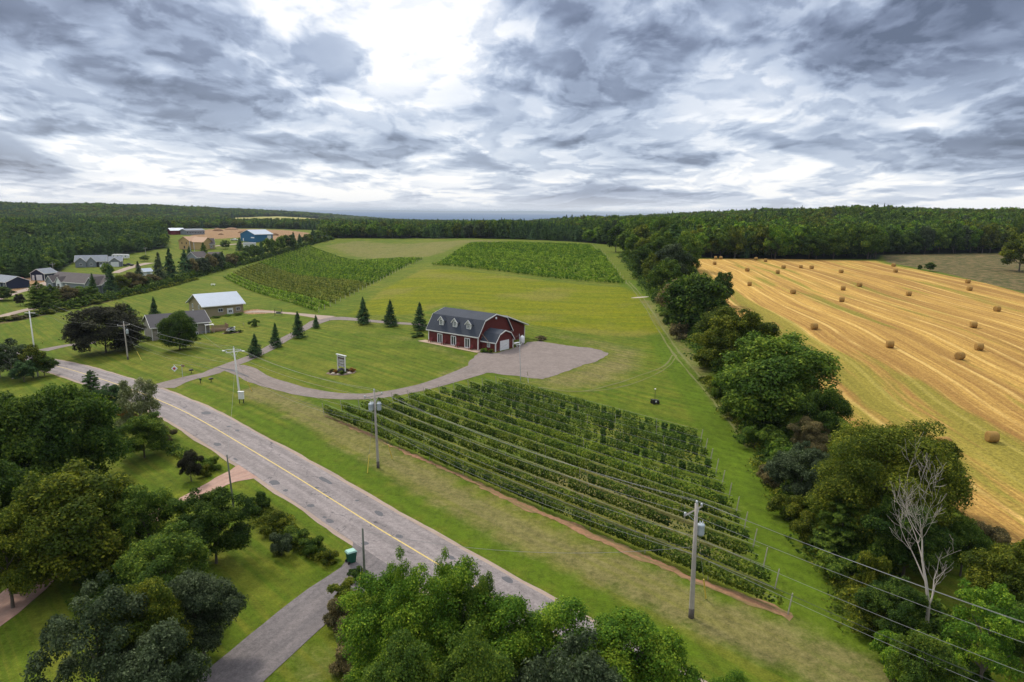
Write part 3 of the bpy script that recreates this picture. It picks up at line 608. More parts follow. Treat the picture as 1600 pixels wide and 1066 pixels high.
# ------------------------------------------------------------------ trees
def leaf_faces(C, N, size, rs, aspect=1.7):
    """kite-shaped leaf sprays at points C facing N"""
    n = len(C); N = N / (np.linalg.norm(N, axis=1, keepdims=True) + 1e-9)
    A = np.cross(N, rs.normal(size=(n, 3))); A /= np.linalg.norm(A, axis=1, keepdims=True) + 1e-9
    B = np.cross(N, A); s = size * rs.uniform(0.6, 1.3, (n, 1)); l_ = s * aspect * 0.5; w_ = s * 0.5
    V = np.stack([C - A * l_, C + B * w_ + A * l_ * 0.1 - N * s * 0.12, C + A * l_, C - B * w_ + A * l_ * 0.1 - N * s * 0.12], 1).reshape(-1, 3)
    return V, np.arange(4 * n).reshape(-1, 4)
def crown_mesh(name, seed, n, size, kind='round', base=0.16, lobes=34, spread=0.5, lr=(0.10, 0.19), asp=1.25, even=0.0):
    """unit tree crown: width 1, height 1, seated at z=0"""
    rs = np.random.RandomState(seed); P_, N_, CL = [], [], []
    if kind in ('round', 'upright', 'shrub'):
        ctr = []
        nmaj = max(5, lobes // 3); sx_ = 0.345 if kind != 'upright' else 0.29; hz_ = (1 - base) * (0.39 if kind != 'upright' else 0.42)
        for i in range(nmaj):                                   # big limbs' masses
            u = (i + 0.5) / nmaj; ph = math.acos(1 - 1.86 * u); th = i * 2.399 + rs.uniform(-0.5, 0.5)
            r_ = rs.uniform(0.66 + 0.2 * even, 1.05); bulge = 1 + (1 - even) * (0.16 * math.sin(2 * th + seed) + 0.12 * math.sin(3 * th + seed * 2.1))
            mc = np.array([math.cos(th) * math.sin(ph) * sx_ * r_ * bulge, math.sin(th) * math.sin(ph) * sx_ * r_ * bulge, base + hz_ * 1.05 + math.cos(ph) * hz_ * r_])
            mr = rs.uniform(0.11, 0.20) * (0.72 if kind == 'upright' else 1); cl = rs.uniform(0, 1)
            for j in range(7 if kind != 'shrub' else 5):        # sprays on each mass
                dd = rs.normal(size=3); dd[2] = abs(dd[2]) * 0.9 - 0.15; dd += np.array([mc[0], mc[1], 0]) * 2.2; dd /= np.linalg.norm(dd)
                c = mc + dd * mr * rs.uniform(0.65, 1.0); c[2] = max(c[2], base + 0.04)
                ctr.append((c, rs.uniform(*lr) * 0.72, min(1, max(0, cl * 0.6 + rs.uniform(0, 0.4))), 1.0))
        for k in range(6):  # core sprays: the crown's inner shade, painted as darker leaf colour
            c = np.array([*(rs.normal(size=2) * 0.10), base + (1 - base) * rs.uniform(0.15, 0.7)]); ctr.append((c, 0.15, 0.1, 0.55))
        wts = np.array([c[1] ** 2 * c[3] for c in ctr]); wts /= wts.sum()
        for (c, r_, cl, _), wq in zip(ctr, wts):
            k = max(4, int(n * wq)); d = rs.normal(size=(k, 3)); d[:, 2] += 0.55; d /= np.linalg.norm(d, axis=1, keepdims=True)
            tuft = 1 + 0.25 * np.sin(d[:, 0] * 6 + c[0] * 40) * np.sin(d[:, 1] * 5 + c[1] * 50)
            rad = r_ * tuft * rs.uniform(0.35, 1.12, k) ** 0.5
            q = c * np.array([1, 1, asp]) + d * (rad * asp ** 0.3)[:, None] * np.array([1.08, 1.08, 0.85])
            P_.append(q); nn = d * 0.75 + rs.normal(size=(k, 3)) * 0.45 + np.array([0, 0, 0.5]); N_.append(nn)
            CL.append(np.clip(cl * 0.6 + 0.4 * rs.uniform(0, 1, k), 0, 1))
    elif kind in ('spruce', 'pine'):
        lv = 26 if kind == 'spruce' else 17
        for i in range(lv):
            u = i / (lv - 1); z = base + (1 - base) * u ** 0.92
            R_ = (0.5 * (1 - u) ** 0.82 + 0.015) * rs.uniform(0.74, 1.14)
            if kind == 'pine': R_ = 0.5 * math.sqrt(max(0.0, 1 - (u * 1.02) ** 2.2)) * rs.uniform(0.8, 1.12) + 0.02
            nb = max(4, int((15 if kind == 'spruce' else 11) * (1 - 0.6 * u)))
            for b in range(nb):
                th = rs.uniform(0, 2 * math.pi); L = R_ * rs.uniform(0.72, 1.12)
                k = max(3, int(n / (lv * nb) * (1.6 - 1.3 * u) * 1.05)); s_ = rs.uniform(0.08, 1.0, k) ** 0.75
                wd = L * 0.26 * (1 - s_ * 0.55)
                off = rs.uniform(-1, 1, k) * wd
                droop = -0.10 * s_ ** 1.6 * (1 - u) + 0.05 * (s_ > 0.85)
                if kind == 'pine': droop = 0.04 * s_
                q = np.stack([math.cos(th) * L * s_ - math.sin(th) * off, math.sin(th) * L * s_ + math.cos(th) * off, z + droop * 0.6 + rs.normal(size=k) * 0.008], 1)
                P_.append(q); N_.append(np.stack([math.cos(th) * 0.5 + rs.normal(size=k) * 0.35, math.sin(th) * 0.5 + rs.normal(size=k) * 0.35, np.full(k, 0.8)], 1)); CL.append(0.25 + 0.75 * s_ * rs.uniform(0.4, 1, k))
    C = np.concatenate(P_); N = np.concatenate(N_); CL = np.concatenate(CL)
    V, Q = leaf_faces(C, N, size, rs, 1.6 if kind not in ('spruce', 'pine') else 2.4)
    if kind not in ('spruce', 'pine'): V[:, 2] /= asp
    me = np_mesh(name, V, Q, {'rnd': ('FACE', 'FLOAT', rs.uniform(0, 1, len(Q))), 'clump': ('FACE', 'FLOAT', np.clip(CL, 0, 1))})
    return me
def trunk_mesh(name, seed, kind='round', base=0.16, thick=0.022, limbs=9, forks=2):
    rng = random.Random(seed); mb = MB()
    def branch(p, d, L, r_, depth):
        pts = [p]; rr = [r_]; q = Vector(p); dd = Vector(d)
        for k in range(4):
            dd = (dd + Vector((rng.uniform(-.2, .2), rng.uniform(-.2, .2), rng.uniform(-.02, .16)))).normalized(); q = q + dd * L / 4
            pts.append(tuple(q)); rr.append(r_ * (1 - 0.2 * (k + 1)))
        mb.tube(pts, rr, 5 if depth < 1 else 4)
        if depth < forks:
            for _ in range(2 + (depth == 0)):
                k = rng.randint(1, 3); e = (Vector(d) + Vector((rng.uniform(-.9, .9), rng.uniform(-.9, .9), rng.uniform(-.1, .6)))).normalized()
                branch(pts[k], e, L * 0.6, rr[k] * 0.6, depth + 1)
    if kind in ('spruce', 'pine'):
        mb.tube([(0, 0, -0.02), (0.004, 0, 0.3), (0, 0.004, 0.65), (0, 0, 0.97)], [thick, thick * .8, thick * .5, thick * .12], 7)
    else:
        zt = 0.62; mb.tube([(0, 0, -0.02), (0.006, 0.0, base * 0.6), (-0.004, 0.006, base + 0.1), (0.01, -0.01, 0.45), (0.0, 0, zt + 0.15)], [thick * 1.35, thick, thick * .85, thick * .6, thick * .2], 8)
        for i in range(limbs):
            th = i * 2.4 + rng.uniform(-.4, .4); z = base * 0.7 + (zt - base * 0.7) * (i + 0.3) / limbs
            branch((0, 0, z), (math.cos(th), math.sin(th), 0.55 + 0.5 * z), 0.36 * (1 - 0.35 * i / limbs), thick * 0.5, 1)
    me = bpy.data.meshes.new(name); me.from_pydata(mb.v, [], mb.f); me.update(); return me
def dead_mesh(name, seed):
    """bare branching crown, unit size"""
    rng = random.Random(seed); mb = MB()
    def br(p, d, L, r_, dep):
        pts = [tuple(p)]; rr = [r_]; q = Vector(p); dd = Vector(d).normalized(); n = 6
        for k in range(n):
            dd = (dd + Vector((rng.uniform(-.26, .26), rng.uniform(-.26, .26), rng.uniform(-.08, .22)))).normalized(); q = q + dd * L / n
            pts.append(tuple(q)); rr.append(max(r_ * (1 - 0.155 * (k + 1)), 0.0009))
        mb.tube(pts, rr, 6 if dep < 2 else 4)
        if dep < 4:
            for _ in range((7, 4, 3, 2)[dep]):
                k = rng.randint(2 if dep == 0 else 1, n - 1); a = rng.uniform(0, 6.28); ax_ = (Vector(pts[k]) - Vector(pts[k - 1])).normalized()
                e = ax_ * rng.uniform(0.35, 0.8) + Vector((math.cos(a), math.sin(a), rng.uniform(0.0, 0.5))) * 0.75
                br(pts[k], e, L * rng.uniform(0.42, 0.62), rr[k] * 0.58, dep + 1)
    br((0, 0, -0.02), (0.05, 0, 1), 0.95, 0.024, 0)
    me = bpy.data.meshes.new(name); me.from_pydata(mb.v, [], mb.f); me.update(); return me

CM = {}
def crown(kind, lod, var):
    """shared crown meshes: lod 0 near, 1 middle, 2 far"""
    k_ = (kind, lod, var)
    if k_ not in CM:
        n, sz = {-1: (120000, 0.0095), 0: (46000, 0.0165), 1: (13000, 0.029), 2: (2600, 0.058)}[lod]; sd = 11 + 7 * var + 101 * len(kind)
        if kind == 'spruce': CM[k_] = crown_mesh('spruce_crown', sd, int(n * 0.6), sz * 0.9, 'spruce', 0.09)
        elif kind == 'pine': CM[k_] = crown_mesh('pine_crown', sd, int(n * 0.7), sz, 'pine', 0.12)
        elif kind == 'shrub': CM[k_] = crown_mesh('shrub_crown', sd, int(n * 0.45), sz * 1.5, 'shrub', 0.0, 18, lr=(0.13, 0.22), asp=0.8)
        elif kind == 'upright': CM[k_] = crown_mesh('upright_crown', sd, n, sz, 'round', 0.04, 75, lr=(0.085, 0.14), asp=2.1)
        elif kind == 'loose': CM[k_] = crown_mesh('loose_crown', sd, int(n * 0.5), sz * 0.95, 'round', 0.06, 36, lr=(0.06, 0.12))
        elif kind == 'dense': CM[k_] = crown_mesh('dense_crown', sd, n, sz * 1.1, 'round', 0.02, 84, lr=(0.10, 0.16), asp=1.1, even=0.9)
        else: CM[k_] = crown_mesh('round_crown', sd, n, sz, 'round', 0.05, 48, lr=(0.085, 0.15))
    return CM[k_]
TM = {}
def trunk(kind, var):
    k_ = (kind, var)
    if k_ not in TM:
        TM[k_] = trunk_mesh('trunk', 5 + var, kind, thick=0.017 if kind in ('spruce', 'pine') else 0.02)
    return TM[k_]
TREES = []
def tree(x, y, h, wd, kind, mat, label, name=None, cat='tree', group=None, lod=None, var=None, bark='bark', rz=None, sink=0.0, wd2=None):
    rng = random.Random(int(x * 131 + y * 57) & 0xffff)
    d = math.hypot(x, y)
    if lod is None: lod = 0 if d < 130 else 1 if d < 330 else 2
    var = rng.randrange(3) if var is None else var
    name = name or {'spruce': 'spruce_tree', 'pine': 'pine_tree', 'shrub': 'shrub'}.get(kind, 'broadleaf_tree')
    if cat == 'tree' and kind == 'shrub': cat = 'shrub'
    e = empty(name, label, cat, (x, y, Tf(x, y) - sink), rng.uniform(0, 6.28) if rz is None else rz, group)
    c = link_mesh('crown' if kind != 'shrub' else 'foliage', crown(kind, lod, var), LM[mat], e); c.scale = (wd, wd2 or wd, h)
    if kind != 'shrub' or h > 2:
        tk = link_mesh('trunk' if kind != 'shrub' else 'stem', trunk('spruce' if kind in ('spruce', 'pine') else 'round', var), M[bark], e)
        k_ = h * (0.98 if kind in ('spruce', 'pine') else 0.92); tk.scale = (min(wd, k_ * .8), min(wd, k_ * .8), k_)
    TREES.append((x, y, wd * 0.5)); return e
def tp(px, base, top, wpx, kind, mat, label, **kw):
    """tree whose foot, top row and crown width are read off the photograph"""
    x, y = P(px, base); h = rise(x, y, top); d = proj(x, y, Tf(x, y) + h * .5)[2]
    return tree(x, y, h, wpx / F * d, kind, mat, label, **kw)

# seven young spruces round the lawn
G1 = 'young spruces standing round the lawn'
for px_, b_, t_, w_, lb in [(568, 507, 466, 27, 'young spruce behind the lawn, first of the three beside the far lane'), (610, 510, 470, 27, 'young spruce behind the lawn, middle one of the three beside the far lane'),
                            (656, 516, 474, 28, 'young spruce standing just off the end wall of the red barn'), (466, 528, 488, 27, 'young spruce beside the bend of the gravel lane, larger than the two either side'),
                            (431, 543, 506, 22, 'young spruce left of the lane between a larger and a broader spruce'), (399, 558, 523, 28, 'broad low young spruce nearest the junction of the gravel drives'),
                            (494, 513, 493, 15, 'smallest young spruce, at the point where the gravel lanes meet')]:
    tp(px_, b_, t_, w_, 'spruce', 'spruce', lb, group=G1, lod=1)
# trees round the split-level house
tp(166, 551, 472, 104, 'dense', 'purple', 'great dark purple maple beside the grey split-level house', name='maple_tree', lod=0)
tp(281, 547, 481, 55, 'dense', 'dark', 'round green tree standing in front of the grey split-level house', lod=0)
tp(243, 512, 466, 27, 'spruce', 'spruce', 'dark conical spruce behind the roof of the split-level house', lod=1)
tp(203, 514, 477, 28, 'pine', 'blue', 'small evergreen between the purple maple and the house roof', lod=1)
tp(398, 510, 497, 17, 'shrub', 'mid', 'small flat-topped tree alone on the lawn beyond the deck', lod=1, cat='tree', name='broadleaf_tree')
# right hedgerow, from the near end to the far end
G2 = 'trees of the hedgerow beside the stubble field'
for a in [
    (1372, 850, 648, 215, 'dense', 'olive', 'largest spreading yellow-green tree of the hedgerow, bare white limbs in its crown'),
    (1248, 790, 688, 92, 'round', 'grey', 'grey-green tree at the left foot of the largest hedgerow tree'),
    (1265, 715, 648, 62, 'round', 'brown', 'low brownish tree between the dark green tree and the largest hedgerow tree'),
    (1283, 705, 590, 84, 'round', 'dark', 'dark green tree standing out over the stubble field edge'),
    (1205, 668, 514, 170, 'dense', 'mid', 'broad mid-green tree with fine branches, left of the dark green one'),
    (1146, 590, 468, 122, 'round', 'olive', 'yellow-tinged tree leaning over the field corner, pale branches showing'),
    (1085, 523, 418, 98, 'dense', 'dark', 'dense rounded dark tree at the inner corner of the stubble field'),
    (1128, 480, 418, 36, 'round', 'dark', 'narrow dark tree top beside the dense rounded one'),
    (1312, 868, 768, 82, 'pine', 'dark', 'dark fir-like tree at the foot of the largest hedgerow tree'),
    (1410, 905, 770, 120, 'round', 'dark', 'dark tree behind the bare dead tree'),
    (1235, 640, 548, 70, 'round', 'dark', 'dark tree tucked behind the broad mid-green tree'),
    (1175, 560, 492, 60, 'round', 'mid', 'green tree behind the yellow-tinged leaning tree'),
    (1335, 742, 662, 70, 'round', 'mid', 'green tree on the field side between brownish and largest trees'),
    (1455, 800, 672, 84, 'round', 'olive', 'yellow-green tree at the right flank of the largest hedgerow tree'),
    (1555, 985, 838, 130, 'round', 'olive', 'golden green tree at the right edge beside the stubble'),
    (1530, 1075, 900, 130, 'loose', 'bright', 'thin bright tree with forked white trunk under the power lines'),
    (1590, 1040, 930, 110, 'round', 'dark', 'dark bushy tree at the lower right corner'),
    (1392, 1000, 902, 95, 'round', 'dark', 'low dark tree under the dead tree, left of the forked trunk'),
    (1440, 1110, 968, 100, 'round', 'mid', 'low green tree at the bottom edge beneath the wires'),
    (1500, 900, 800, 70, 'round', 'dark', 'small dark tree right of the dead tree'),
]: tp(*a, group=G2, lod=-1 if a[3] > 200 else None)
tp(1352, 930, 850, 52, 'shrub', 'olive', 'yellowing bush at the grass edge left of the dead tree', group='bushes along the hedgerow')
for i, (px_, b_, t_, w_, mt) in enumerate([(1232, 812, 768, 60, 'olive'), (1262, 850, 800, 60, 'olive'), (1205, 760, 722, 50, 'brown'), (1178, 700, 665, 46, 'mid'), (1150, 655, 618, 45, 'mid'), (1128, 625, 590, 40, 'dark'), (1098, 575, 545, 36, 'olive'), (1060, 530, 500, 34, 'brown'), (1300, 905, 862, 60, 'mid'), (1350, 985, 935, 60, 'olive'), (1395, 1045, 985, 70, 'bright'), (1420, 1075, 1010, 70, 'bright'), (1218, 720, 688, 44, 'bright'), (1610, 900, 840, 70, 'olive'), (1545, 860, 815, 60, 'brown'), (1045, 505, 480, 30, 'mid')]):
    nth = ['first', 'second', 'third', 'fourth', 'fifth', 'sixth', 'seventh', 'eighth', 'ninth', 'tenth', 'eleventh', 'twelfth', 'thirteenth', 'fourteenth', 'fifteenth', 'sixteenth'][i]
    tp(px_, b_, t_, w_, 'shrub', mt, f'SHRUB{i}', group='bushes along the hedgerow')
# dead trees
def dead(px_, b_, t_, w_, label, seed, lean=0.0, mat='deadwood'):
    x, y = P(px_, b_); h = rise(x, y, t_); d = proj(x, y, Tf(x, y) + h * .5)[2]
    e = empty('dead_tree', label, 'tree', (x, y, Tf(x, y)), seed * 1.9)
    me = dead_mesh('branches', seed); o = link_mesh('branches', me, M[mat], e); o.scale = (w_ / F * d, w_ / F * d, h)
    return e
dead(1446, 1010, 800, 170, 'bare bleached dead tree with many forking branches, in the hedgerow', 3)
dead(1062, 512, 0 or 455, 34, 'small grey bare tree among the far hedgerow trees', 8)
# far half of the hedgerow
rng = random.Random(21)
far_h = [(1050, 498, 428, 52, 'round', 'brown'), (1040, 470, 398, 50, 'round', 'mid'), (1022, 455, 388, 44, 'round', 'olive'), (1005, 436, 380, 42, 'round', 'dark'), (1046, 452, 372, 60, 'round', 'grey'), (1010, 420, 362, 48, 'round', 'olive'),
         (992, 412, 362, 36, 'round', 'mid'), (978, 402, 350, 36, 'round', 'mid'), (962, 394, 348, 34, 'round', 'dark'), (1028, 425, 355, 50, 'round', 'mid'), (1068, 445, 385, 40, 'round', 'dark'), (1075, 425, 352, 48, 'round', 'mid'), (998, 395, 344, 40, 'round', 'olive'), (975, 388, 342, 30, 'round', 'mid'), (1050, 420, 350, 44, 'pine', 'blue')]
for i, a in enumerate(far_h):
    tp(*a, f'FARHEDGE{i}', group='trees of the far half of the hedgerow')
# woods: lower left corner
G3 = 'trees in the lower left corner'
for a in [
    (118, 765, 582, 145, 'dense', 'dark', 'tall dark maple, right-hand of the massed pair left of the road'),
    (42, 790, 606, 145, 'dense', 'dark', 'dark maple cut by the left edge of the photo'),
    (-15, 880, 690, 150, 'round', 'dark', 'dark tree mass below the maple at the left edge'),
    (120, 905, 722, 180, 'dense', 'olive', 'large yellow-green tree standing in front of the dark maples'),
    (20, 950, 775, 120, 'round', 'olive', 'olive green tree at the left edge over the dirt lane'),
    (236, 880, 745, 110, 'round', 'mid', 'green tree between the yellow-green tree and the trees by the lawn'),
    (338, 880, 757, 112, 'round', 'dark', 'dark green tree at the lawn edge below the red gravel drive'),
    (265, 960, 818, 130, 'round', 'mid', 'green tree with grey dead twigs, middle of the lower left group'),
    (320, 1030, 868, 125, 'round', 'grey', 'grey-green tree beside the asphalt drive'),
    (235, 1080, 886, 130, 'round', 'olive', 'tree with a yellow-green top behind the wind-blown willow'),
    (165, 1120, 892, 165, 'loose', 'grey', 'pale wind-blown willow in the lower left corner'),
    (250, 1150, 960, 150, 'round', 'grey', 'grey-green tree cut by the bottom edge, right of the willow'),
]: tp(*a, group=G3)
tp(226, 715, 640, 78, 'round', 'mid', 'bushy green tree beside the road below the thin pale one')
tp(222, 700, 572, 78, 'loose', 'pale', 'thin pale-leaved tall tree leaning over the road', bark='palebark', name='birch_tree')
tp(299, 752, 699, 35, 'round', 'purple', 'small dark plum tree alone on the lawn left of the road')
tp(174, 640, 598, 42, 'round', 'blue', 'dark round small tree beside the road above the maples')
tp(145, 622, 580, 30, 'pine', 'blue', 'small grey-green evergreen beside the road, left of the dark round tree')
for a in [(20, 592, 522, 60, 'loose', 'grey', 'birch with white stems at the left edge of the photo'), (52, 590, 532, 46, 'round', 'olive', 'small orange-tinged tree around the leaning utility pole'), (70, 588, 548, 40, 'round', 'dark', 'dark low tree at the roadside right of the utility pole'), (0, 590, 530, 50, 'round', 'dark', 'dark tree at the left edge behind the white-stemmed birch'), (38, 597, 560, 36, 'round', 'blue', 'blue-green bush tree below the orange-tinged one')]:
    tp(*a, bark='palebark' if 'birch' in a[6] else 'bark')
for i, (px_, b_, t_, w_, mt) in enumerate([(428, 830, 800, 46, 'olive'), (462, 850, 822, 44, 'mid'), (490, 868, 838, 40, 'dark'), (515, 880, 858, 30, 'olive'), (440, 868, 828, 40, 'grey'), (405, 800, 770, 40, 'dark'), (330, 735, 712, 30, 'mid'), (200, 655, 628, 36, 'rust'), (258, 690, 662, 30, 'brown'), (318, 745, 725, 24, 'olive')]):
    tp(px_, b_, t_, w_, 'shrub', mt, f'GARDEN{i}', group='garden bushes left of the road')
# bottom centre clump
G4 = 'trees at the bottom centre'
for a in [
    (600, 1110, 852, 130, 'upright', 'bright', 'tall upright bright green tree nearest the service pole'),
    (655, 1160, 872, 130, 'upright', 'bright', 'upright green tree second from the service pole, bare limbs beside it'),
    (718, 1135, 850, 135, 'upright', 'bright', 'tall upright green tree in the middle of the bottom clump'),
    (785, 1170, 882, 140, 'upright', 'bright', 'green tree right of the middle of the bottom clump, over the road'),
    (870, 1170, 915, 150, 'upright', 'bright', 'bright green tree with yellow-tipped leaves over the verge'),
    (965, 1170, 922, 160, 'upright', 'bright', 'broad bright green tree above the grey-green one'),
    (1025, 1180, 970, 140, 'round', 'bright', 'rightmost tree of the bottom clump, pale gap in its crown'),
    (880, 1260, 985, 190, 'round', 'grey', 'grey-green silvery tree cut by the bottom edge'),
    (640, 1260, 945, 130, 'upright', 'mid', 'green tree low in the bottom clump left of centre'),
    (745, 1260, 960, 140, 'upright', 'mid', 'green tree cut by the bottom edge under the tall upright one'),
    (632, 1120, 842, 70, 'upright', 'bright', 'slender tree top highest above the road, second from service pole'),
    (700, 1120, 845, 62, 'upright', 'bright', 'slender tree top between the middle trees of the bottom clump'),
    (755, 1150, 866, 60, 'upright', 'mid', 'slender darker tree top right of the middle of the bottom clump'),
    (1145, 1180, 1036, 90, 'upright', 'bright', 'small bright tree top alone at the bottom edge'),
]: tp(*a, group=G4)
for i, (px_, b_, t_, w_, mt) in enumerate([(540, 940, 905, 46, 'olive'), (532, 975, 930, 50, 'brown'), (560, 1015, 958, 60, 'olive'), (545, 1050, 1000, 56, 'brown'), (575, 1085, 1020, 60, 'mid'), (560, 905, 885, 30, 'dark')]):
    tp(px_, b_, t_, w_, 'shrub', mt, f'BOTTOM{i}', group='bushes beside the asphalt drive')
dead(645, 1050, 900, 60, 'bare grey-limbed dead tree standing in the bottom clump', 12, mat='palebark')
# left hedgerow and gardens
G5 = 'trees of the left hedgerow'
left_h = [(62, 487, 441, 36, 'pine', 'dark', 'dark evergreen at the near end of the left hedgerow'), (82, 482, 446, 34, 'pine', 'dark', 'second dark evergreen at the near end of the left hedgerow'), (105, 478, 443, 40, 'round', 'brown', 'brown-grey tree next to the near evergreens'),
          (133, 472, 444, 42, 'round', 'mid', 'rounded green tree in front of the brown-roofed bungalow'), (146, 460, 428, 18, 'spruce', 'blue', 'narrow spruce against the brown bungalow roof'), (109, 449, 436, 14, 'round', 'purple', 'small purple-leaved tree against the brown bungalow roof'),
          (174, 462, 416, 26, 'spruce', 'spruce', 'tall dark spruce right of the brown bungalow'), (169, 432, 408, 20, 'round', 'mid', 'round-topped tree above the tall dark spruce'), (190, 458, 425, 30, 'round', 'olive', 'olive tree right of the tall dark spruce'), (218, 448, 410, 24, 'spruce', 'grey', 'grey spruce beside the white shed'),
          (210, 455, 422, 34, 'round', 'brown', 'brownish tree below the grey spruce'), (238, 448, 425, 30, 'round', 'brown', 'brown-green tree hiding the white shed'), (250, 446, 396, 30, 'spruce', 'grey', 'grey-green spruce, left of three tall ones'), (267, 441, 390, 30, 'spruce', 'spruce', 'tall dark spruce, middle of three tall ones'),
          (290, 433, 392, 32, 'spruce', 'spruce', 'broad dark spruce, right of three tall ones'), (228, 452, 430, 26, 'round', 'dark', 'dark low tree beside the brownish ones'), (226, 408, 398, 14, 'round', 'mid', 'small lone tree on the far lawn'), (319, 408, 380, 24, 'spruce', 'dark', 'dark evergreen in front of the unfinished house'), (352, 389, 374, 14, 'round', 'dark', 'small round dark tree near the blue barn'),
          (375, 392, 372, 16, 'spruce', 'spruce', 'spruce beside the white trailer below the blue barn'), (296, 400, 385, 12, 'spruce', 'spruce', 'small spruce beside the unfinished house'), (32, 478, 457, 16, 'round', 'purple', 'small purple-leaved tree alone on the far lawn'), (-2, 470, 446, 44, 'round', 'dark', 'dark shrubbery in front of the navy house at the left edge')]
for a in left_h: tp(*a, group=G5)
dead(54, 487, 462, 26, 'leafless grey bush at the near end of the left hedgerow', 15)
hp = [(300, 432, 398), (330, 425, 392), (360, 417, 390), (390, 407, 384), (420, 400, 372), (450, 391, 366), (480, 382, 360), (510, 374, 352)]
rng = random.Random(33); k = 0; tot = 0
for (ax, ay, at_), (bx, by, bt) in zip(hp[:-1], hp[1:]):
    for s_ in (0.0, 0.3, 0.62):
        px_ = ax + (bx - ax) * s_; b_ = ay + (by - ay) * s_; tt_ = at_ + (bt - at_) * s_ + rng.uniform(-5, 6)
        kd = rng.choice(['round', 'round', 'round', 'spruce']); mt = rng.choice(['mid', 'dark', 'brown', 'olive', 'dark', 'grey']) if kd != 'spruce' else 'spruce'
        tp(px_, b_, min(tt_, b_ - 16), rng.uniform(18, 28) if kd != 'spruce' else 16, kd, mt, f'LEFTFAR{k}', group='trees of the far half of the left hedgerow'); k += 1
for i, (px_, b_, w_, mt) in enumerate([(5, 502, 22, 'olive'), (28, 499, 20, 'brown'), (50, 495, 16, 'dark'), (75, 491, 16, 'olive'), (95, 487, 16, 'olive'), (118, 482, 16, 'mid'), (150, 475, 16, 'olive'), (200, 460, 16, 'olive'), (232, 454, 16, 'mid'), (262, 447, 16, 'olive'), (285, 440, 14, 'mid')]):
    tp(px_, b_, b_ - 8, w_ * 1.3, 'shrub', mt, f'DITCH{i}', group='low bushes along the ditch')
tp(1247 + 206, 424, 408, 16, 'round', 'dark', 'small round tree alone at the edge of the brown scrubland', lod=1)
tp(1437, 421, 413, 7, 'shrub', 'dark', 'small dark bush left of the lone round tree in the scrubland')
tp(1592, 424, 357, 58, 'round', 'olive', 'bright yellow-green tree at the right edge beyond the scrubland', lod=1)
# ------------------------------------------------------------------ woods
rng = random.Random(77)
openp = np.array(OPEN); clearp = np.array(CLEAR); stripp = np.array(STRIP)
pts = []
y_ = 250.0
while y_ < 6300:
    st = 5.2 if y_ < 460 else 6.0 if y_ < 700 else 8.0 if y_ < 1200 else 13 if y_ < 2200 else 22 if y_ < 3500 else 34
    half = y_ * 0.86 + 60
    x_ = -half
    while x_ < half:
        pts.append((x_ + rng.uniform(-.42, .42) * st, y_ + rng.uniform(-.42, .42) * st, st)); x_ += st
    y_ += st
pts = np.array(pts); so_ = poly_sd(pts[:, 0], pts[:, 1], openp)
keep = (so_ < -0.8) & (poly_sd(pts[:, 0], pts[:, 1], clearp) < 0) & (poly_sd(pts[:, 0], pts[:, 1], stripp) < 0) & (T(pts[:, 0], pts[:, 1]) > -43)
pts = pts[keep]; so_ = so_[keep]
fade = rng.random
def wood_kind(x, y):
    x, y = x + 25 * math.sin(y * 0.013), y + 30 * math.sin(x * 0.011)
    v = math.sin(x * 0.021 + 1.3) * math.cos(y * 0.017 + 0.4) + 0.6 * math.sin(x * 0.05 - y * 0.043)
    left = x < -190 and y < 640; right = x > 70
    q = rng.random()
    if left: return ('pine', 'blue') if rng.random() < 0.7 else ('round', 'mid' if q < 0.6 else 'dark')
    con = 0.06 if right else 0.22
    if (v < -0.75 and not right) or q < con: return (('spruce', 'spruce') if rng.random() < 0.5 else ('pine', 'blue'))
    q = rng.random() + 0.28 * v; return ('round', 'dark' if q < 0.14 else 'mid' if q < 0.52 else 'bright' if q < 0.72 else 'grey' if q < 0.80 else 'olive')
def nthw(k):
    suf = 'th' if 10 <= k % 100 <= 20 else {1: 'st', 2: 'nd', 3: 'rd'}.get(k % 10, 'th'); return f'{k}{suf}'
front, rest = [], []
for (x, y, st), sd in zip(pts, so_):
    kd, mt = wood_kind(x, y); h = rng.uniform(0.70, 1.1) * (1 + 0.18 * math.sin(x * 0.031 + 2) * math.sin(y * 0.027))
    base_h = 17 if x > 60 else 12.5 if (x > -260 or y > 650) else 11.5
    if kd == 'spruce': h *= 1.05
    wd = (rng.uniform(7.5, 13) if kd == 'round' else rng.uniform(5.0, 7.5)) * max(1.0, st / 7.5)
    if kd != 'round': h *= rng.uniform(0.85, 1.0)
    item = (x, y, base_h * h, wd, kd, mt)
    inview = abs(proj(x, y, Tf(x, y) + 8)[0] - 800) < 840
    if sd > -4.6 and y < 1000 and inview and not (-330 < x < -200 and y > 640 and False): front.append(item)
    else: rest.append(item)
def wood_of(x, y):
    if x > 82: return 'wood beyond the stubble'
    if x > -215 and y > 380: return 'wood behind the crest'
    return 'plantation beyond the bungalows'
front = front[:290]
byw = {}
for it in front: byw.setdefault(wood_of(it[0], it[1]), []).append(it)
CO = {'bright': 'bright green', 'dark': 'dark green', 'mid': 'mid-green', 'grey': 'grey-green', 'olive': 'yellow-green', 'blue': 'blue-green', 'spruce': 'dark'}
for wn, L_ in byw.items():
    L_.sort(key=lambda a: proj(a[0], a[1], 0)[0])
    for i, (x, y, h, wd, kd, mt) in enumerate(L_):
        nm = 'spruce' if kd == 'spruce' else 'pine' if kd == 'pine' else 'broadleaf tree'
        tree(x, y, h, wd, kd, mt, f'{CO[mt]} {nm} fronting the {wn}, {nthw(i + 1)} from left', group='front rank of the ' + wn, lod=1 if y < 480 else 2)
print('WOOD', len(front), {k: len(v) for k, v in byw.items()}, 'rest', len(rest))
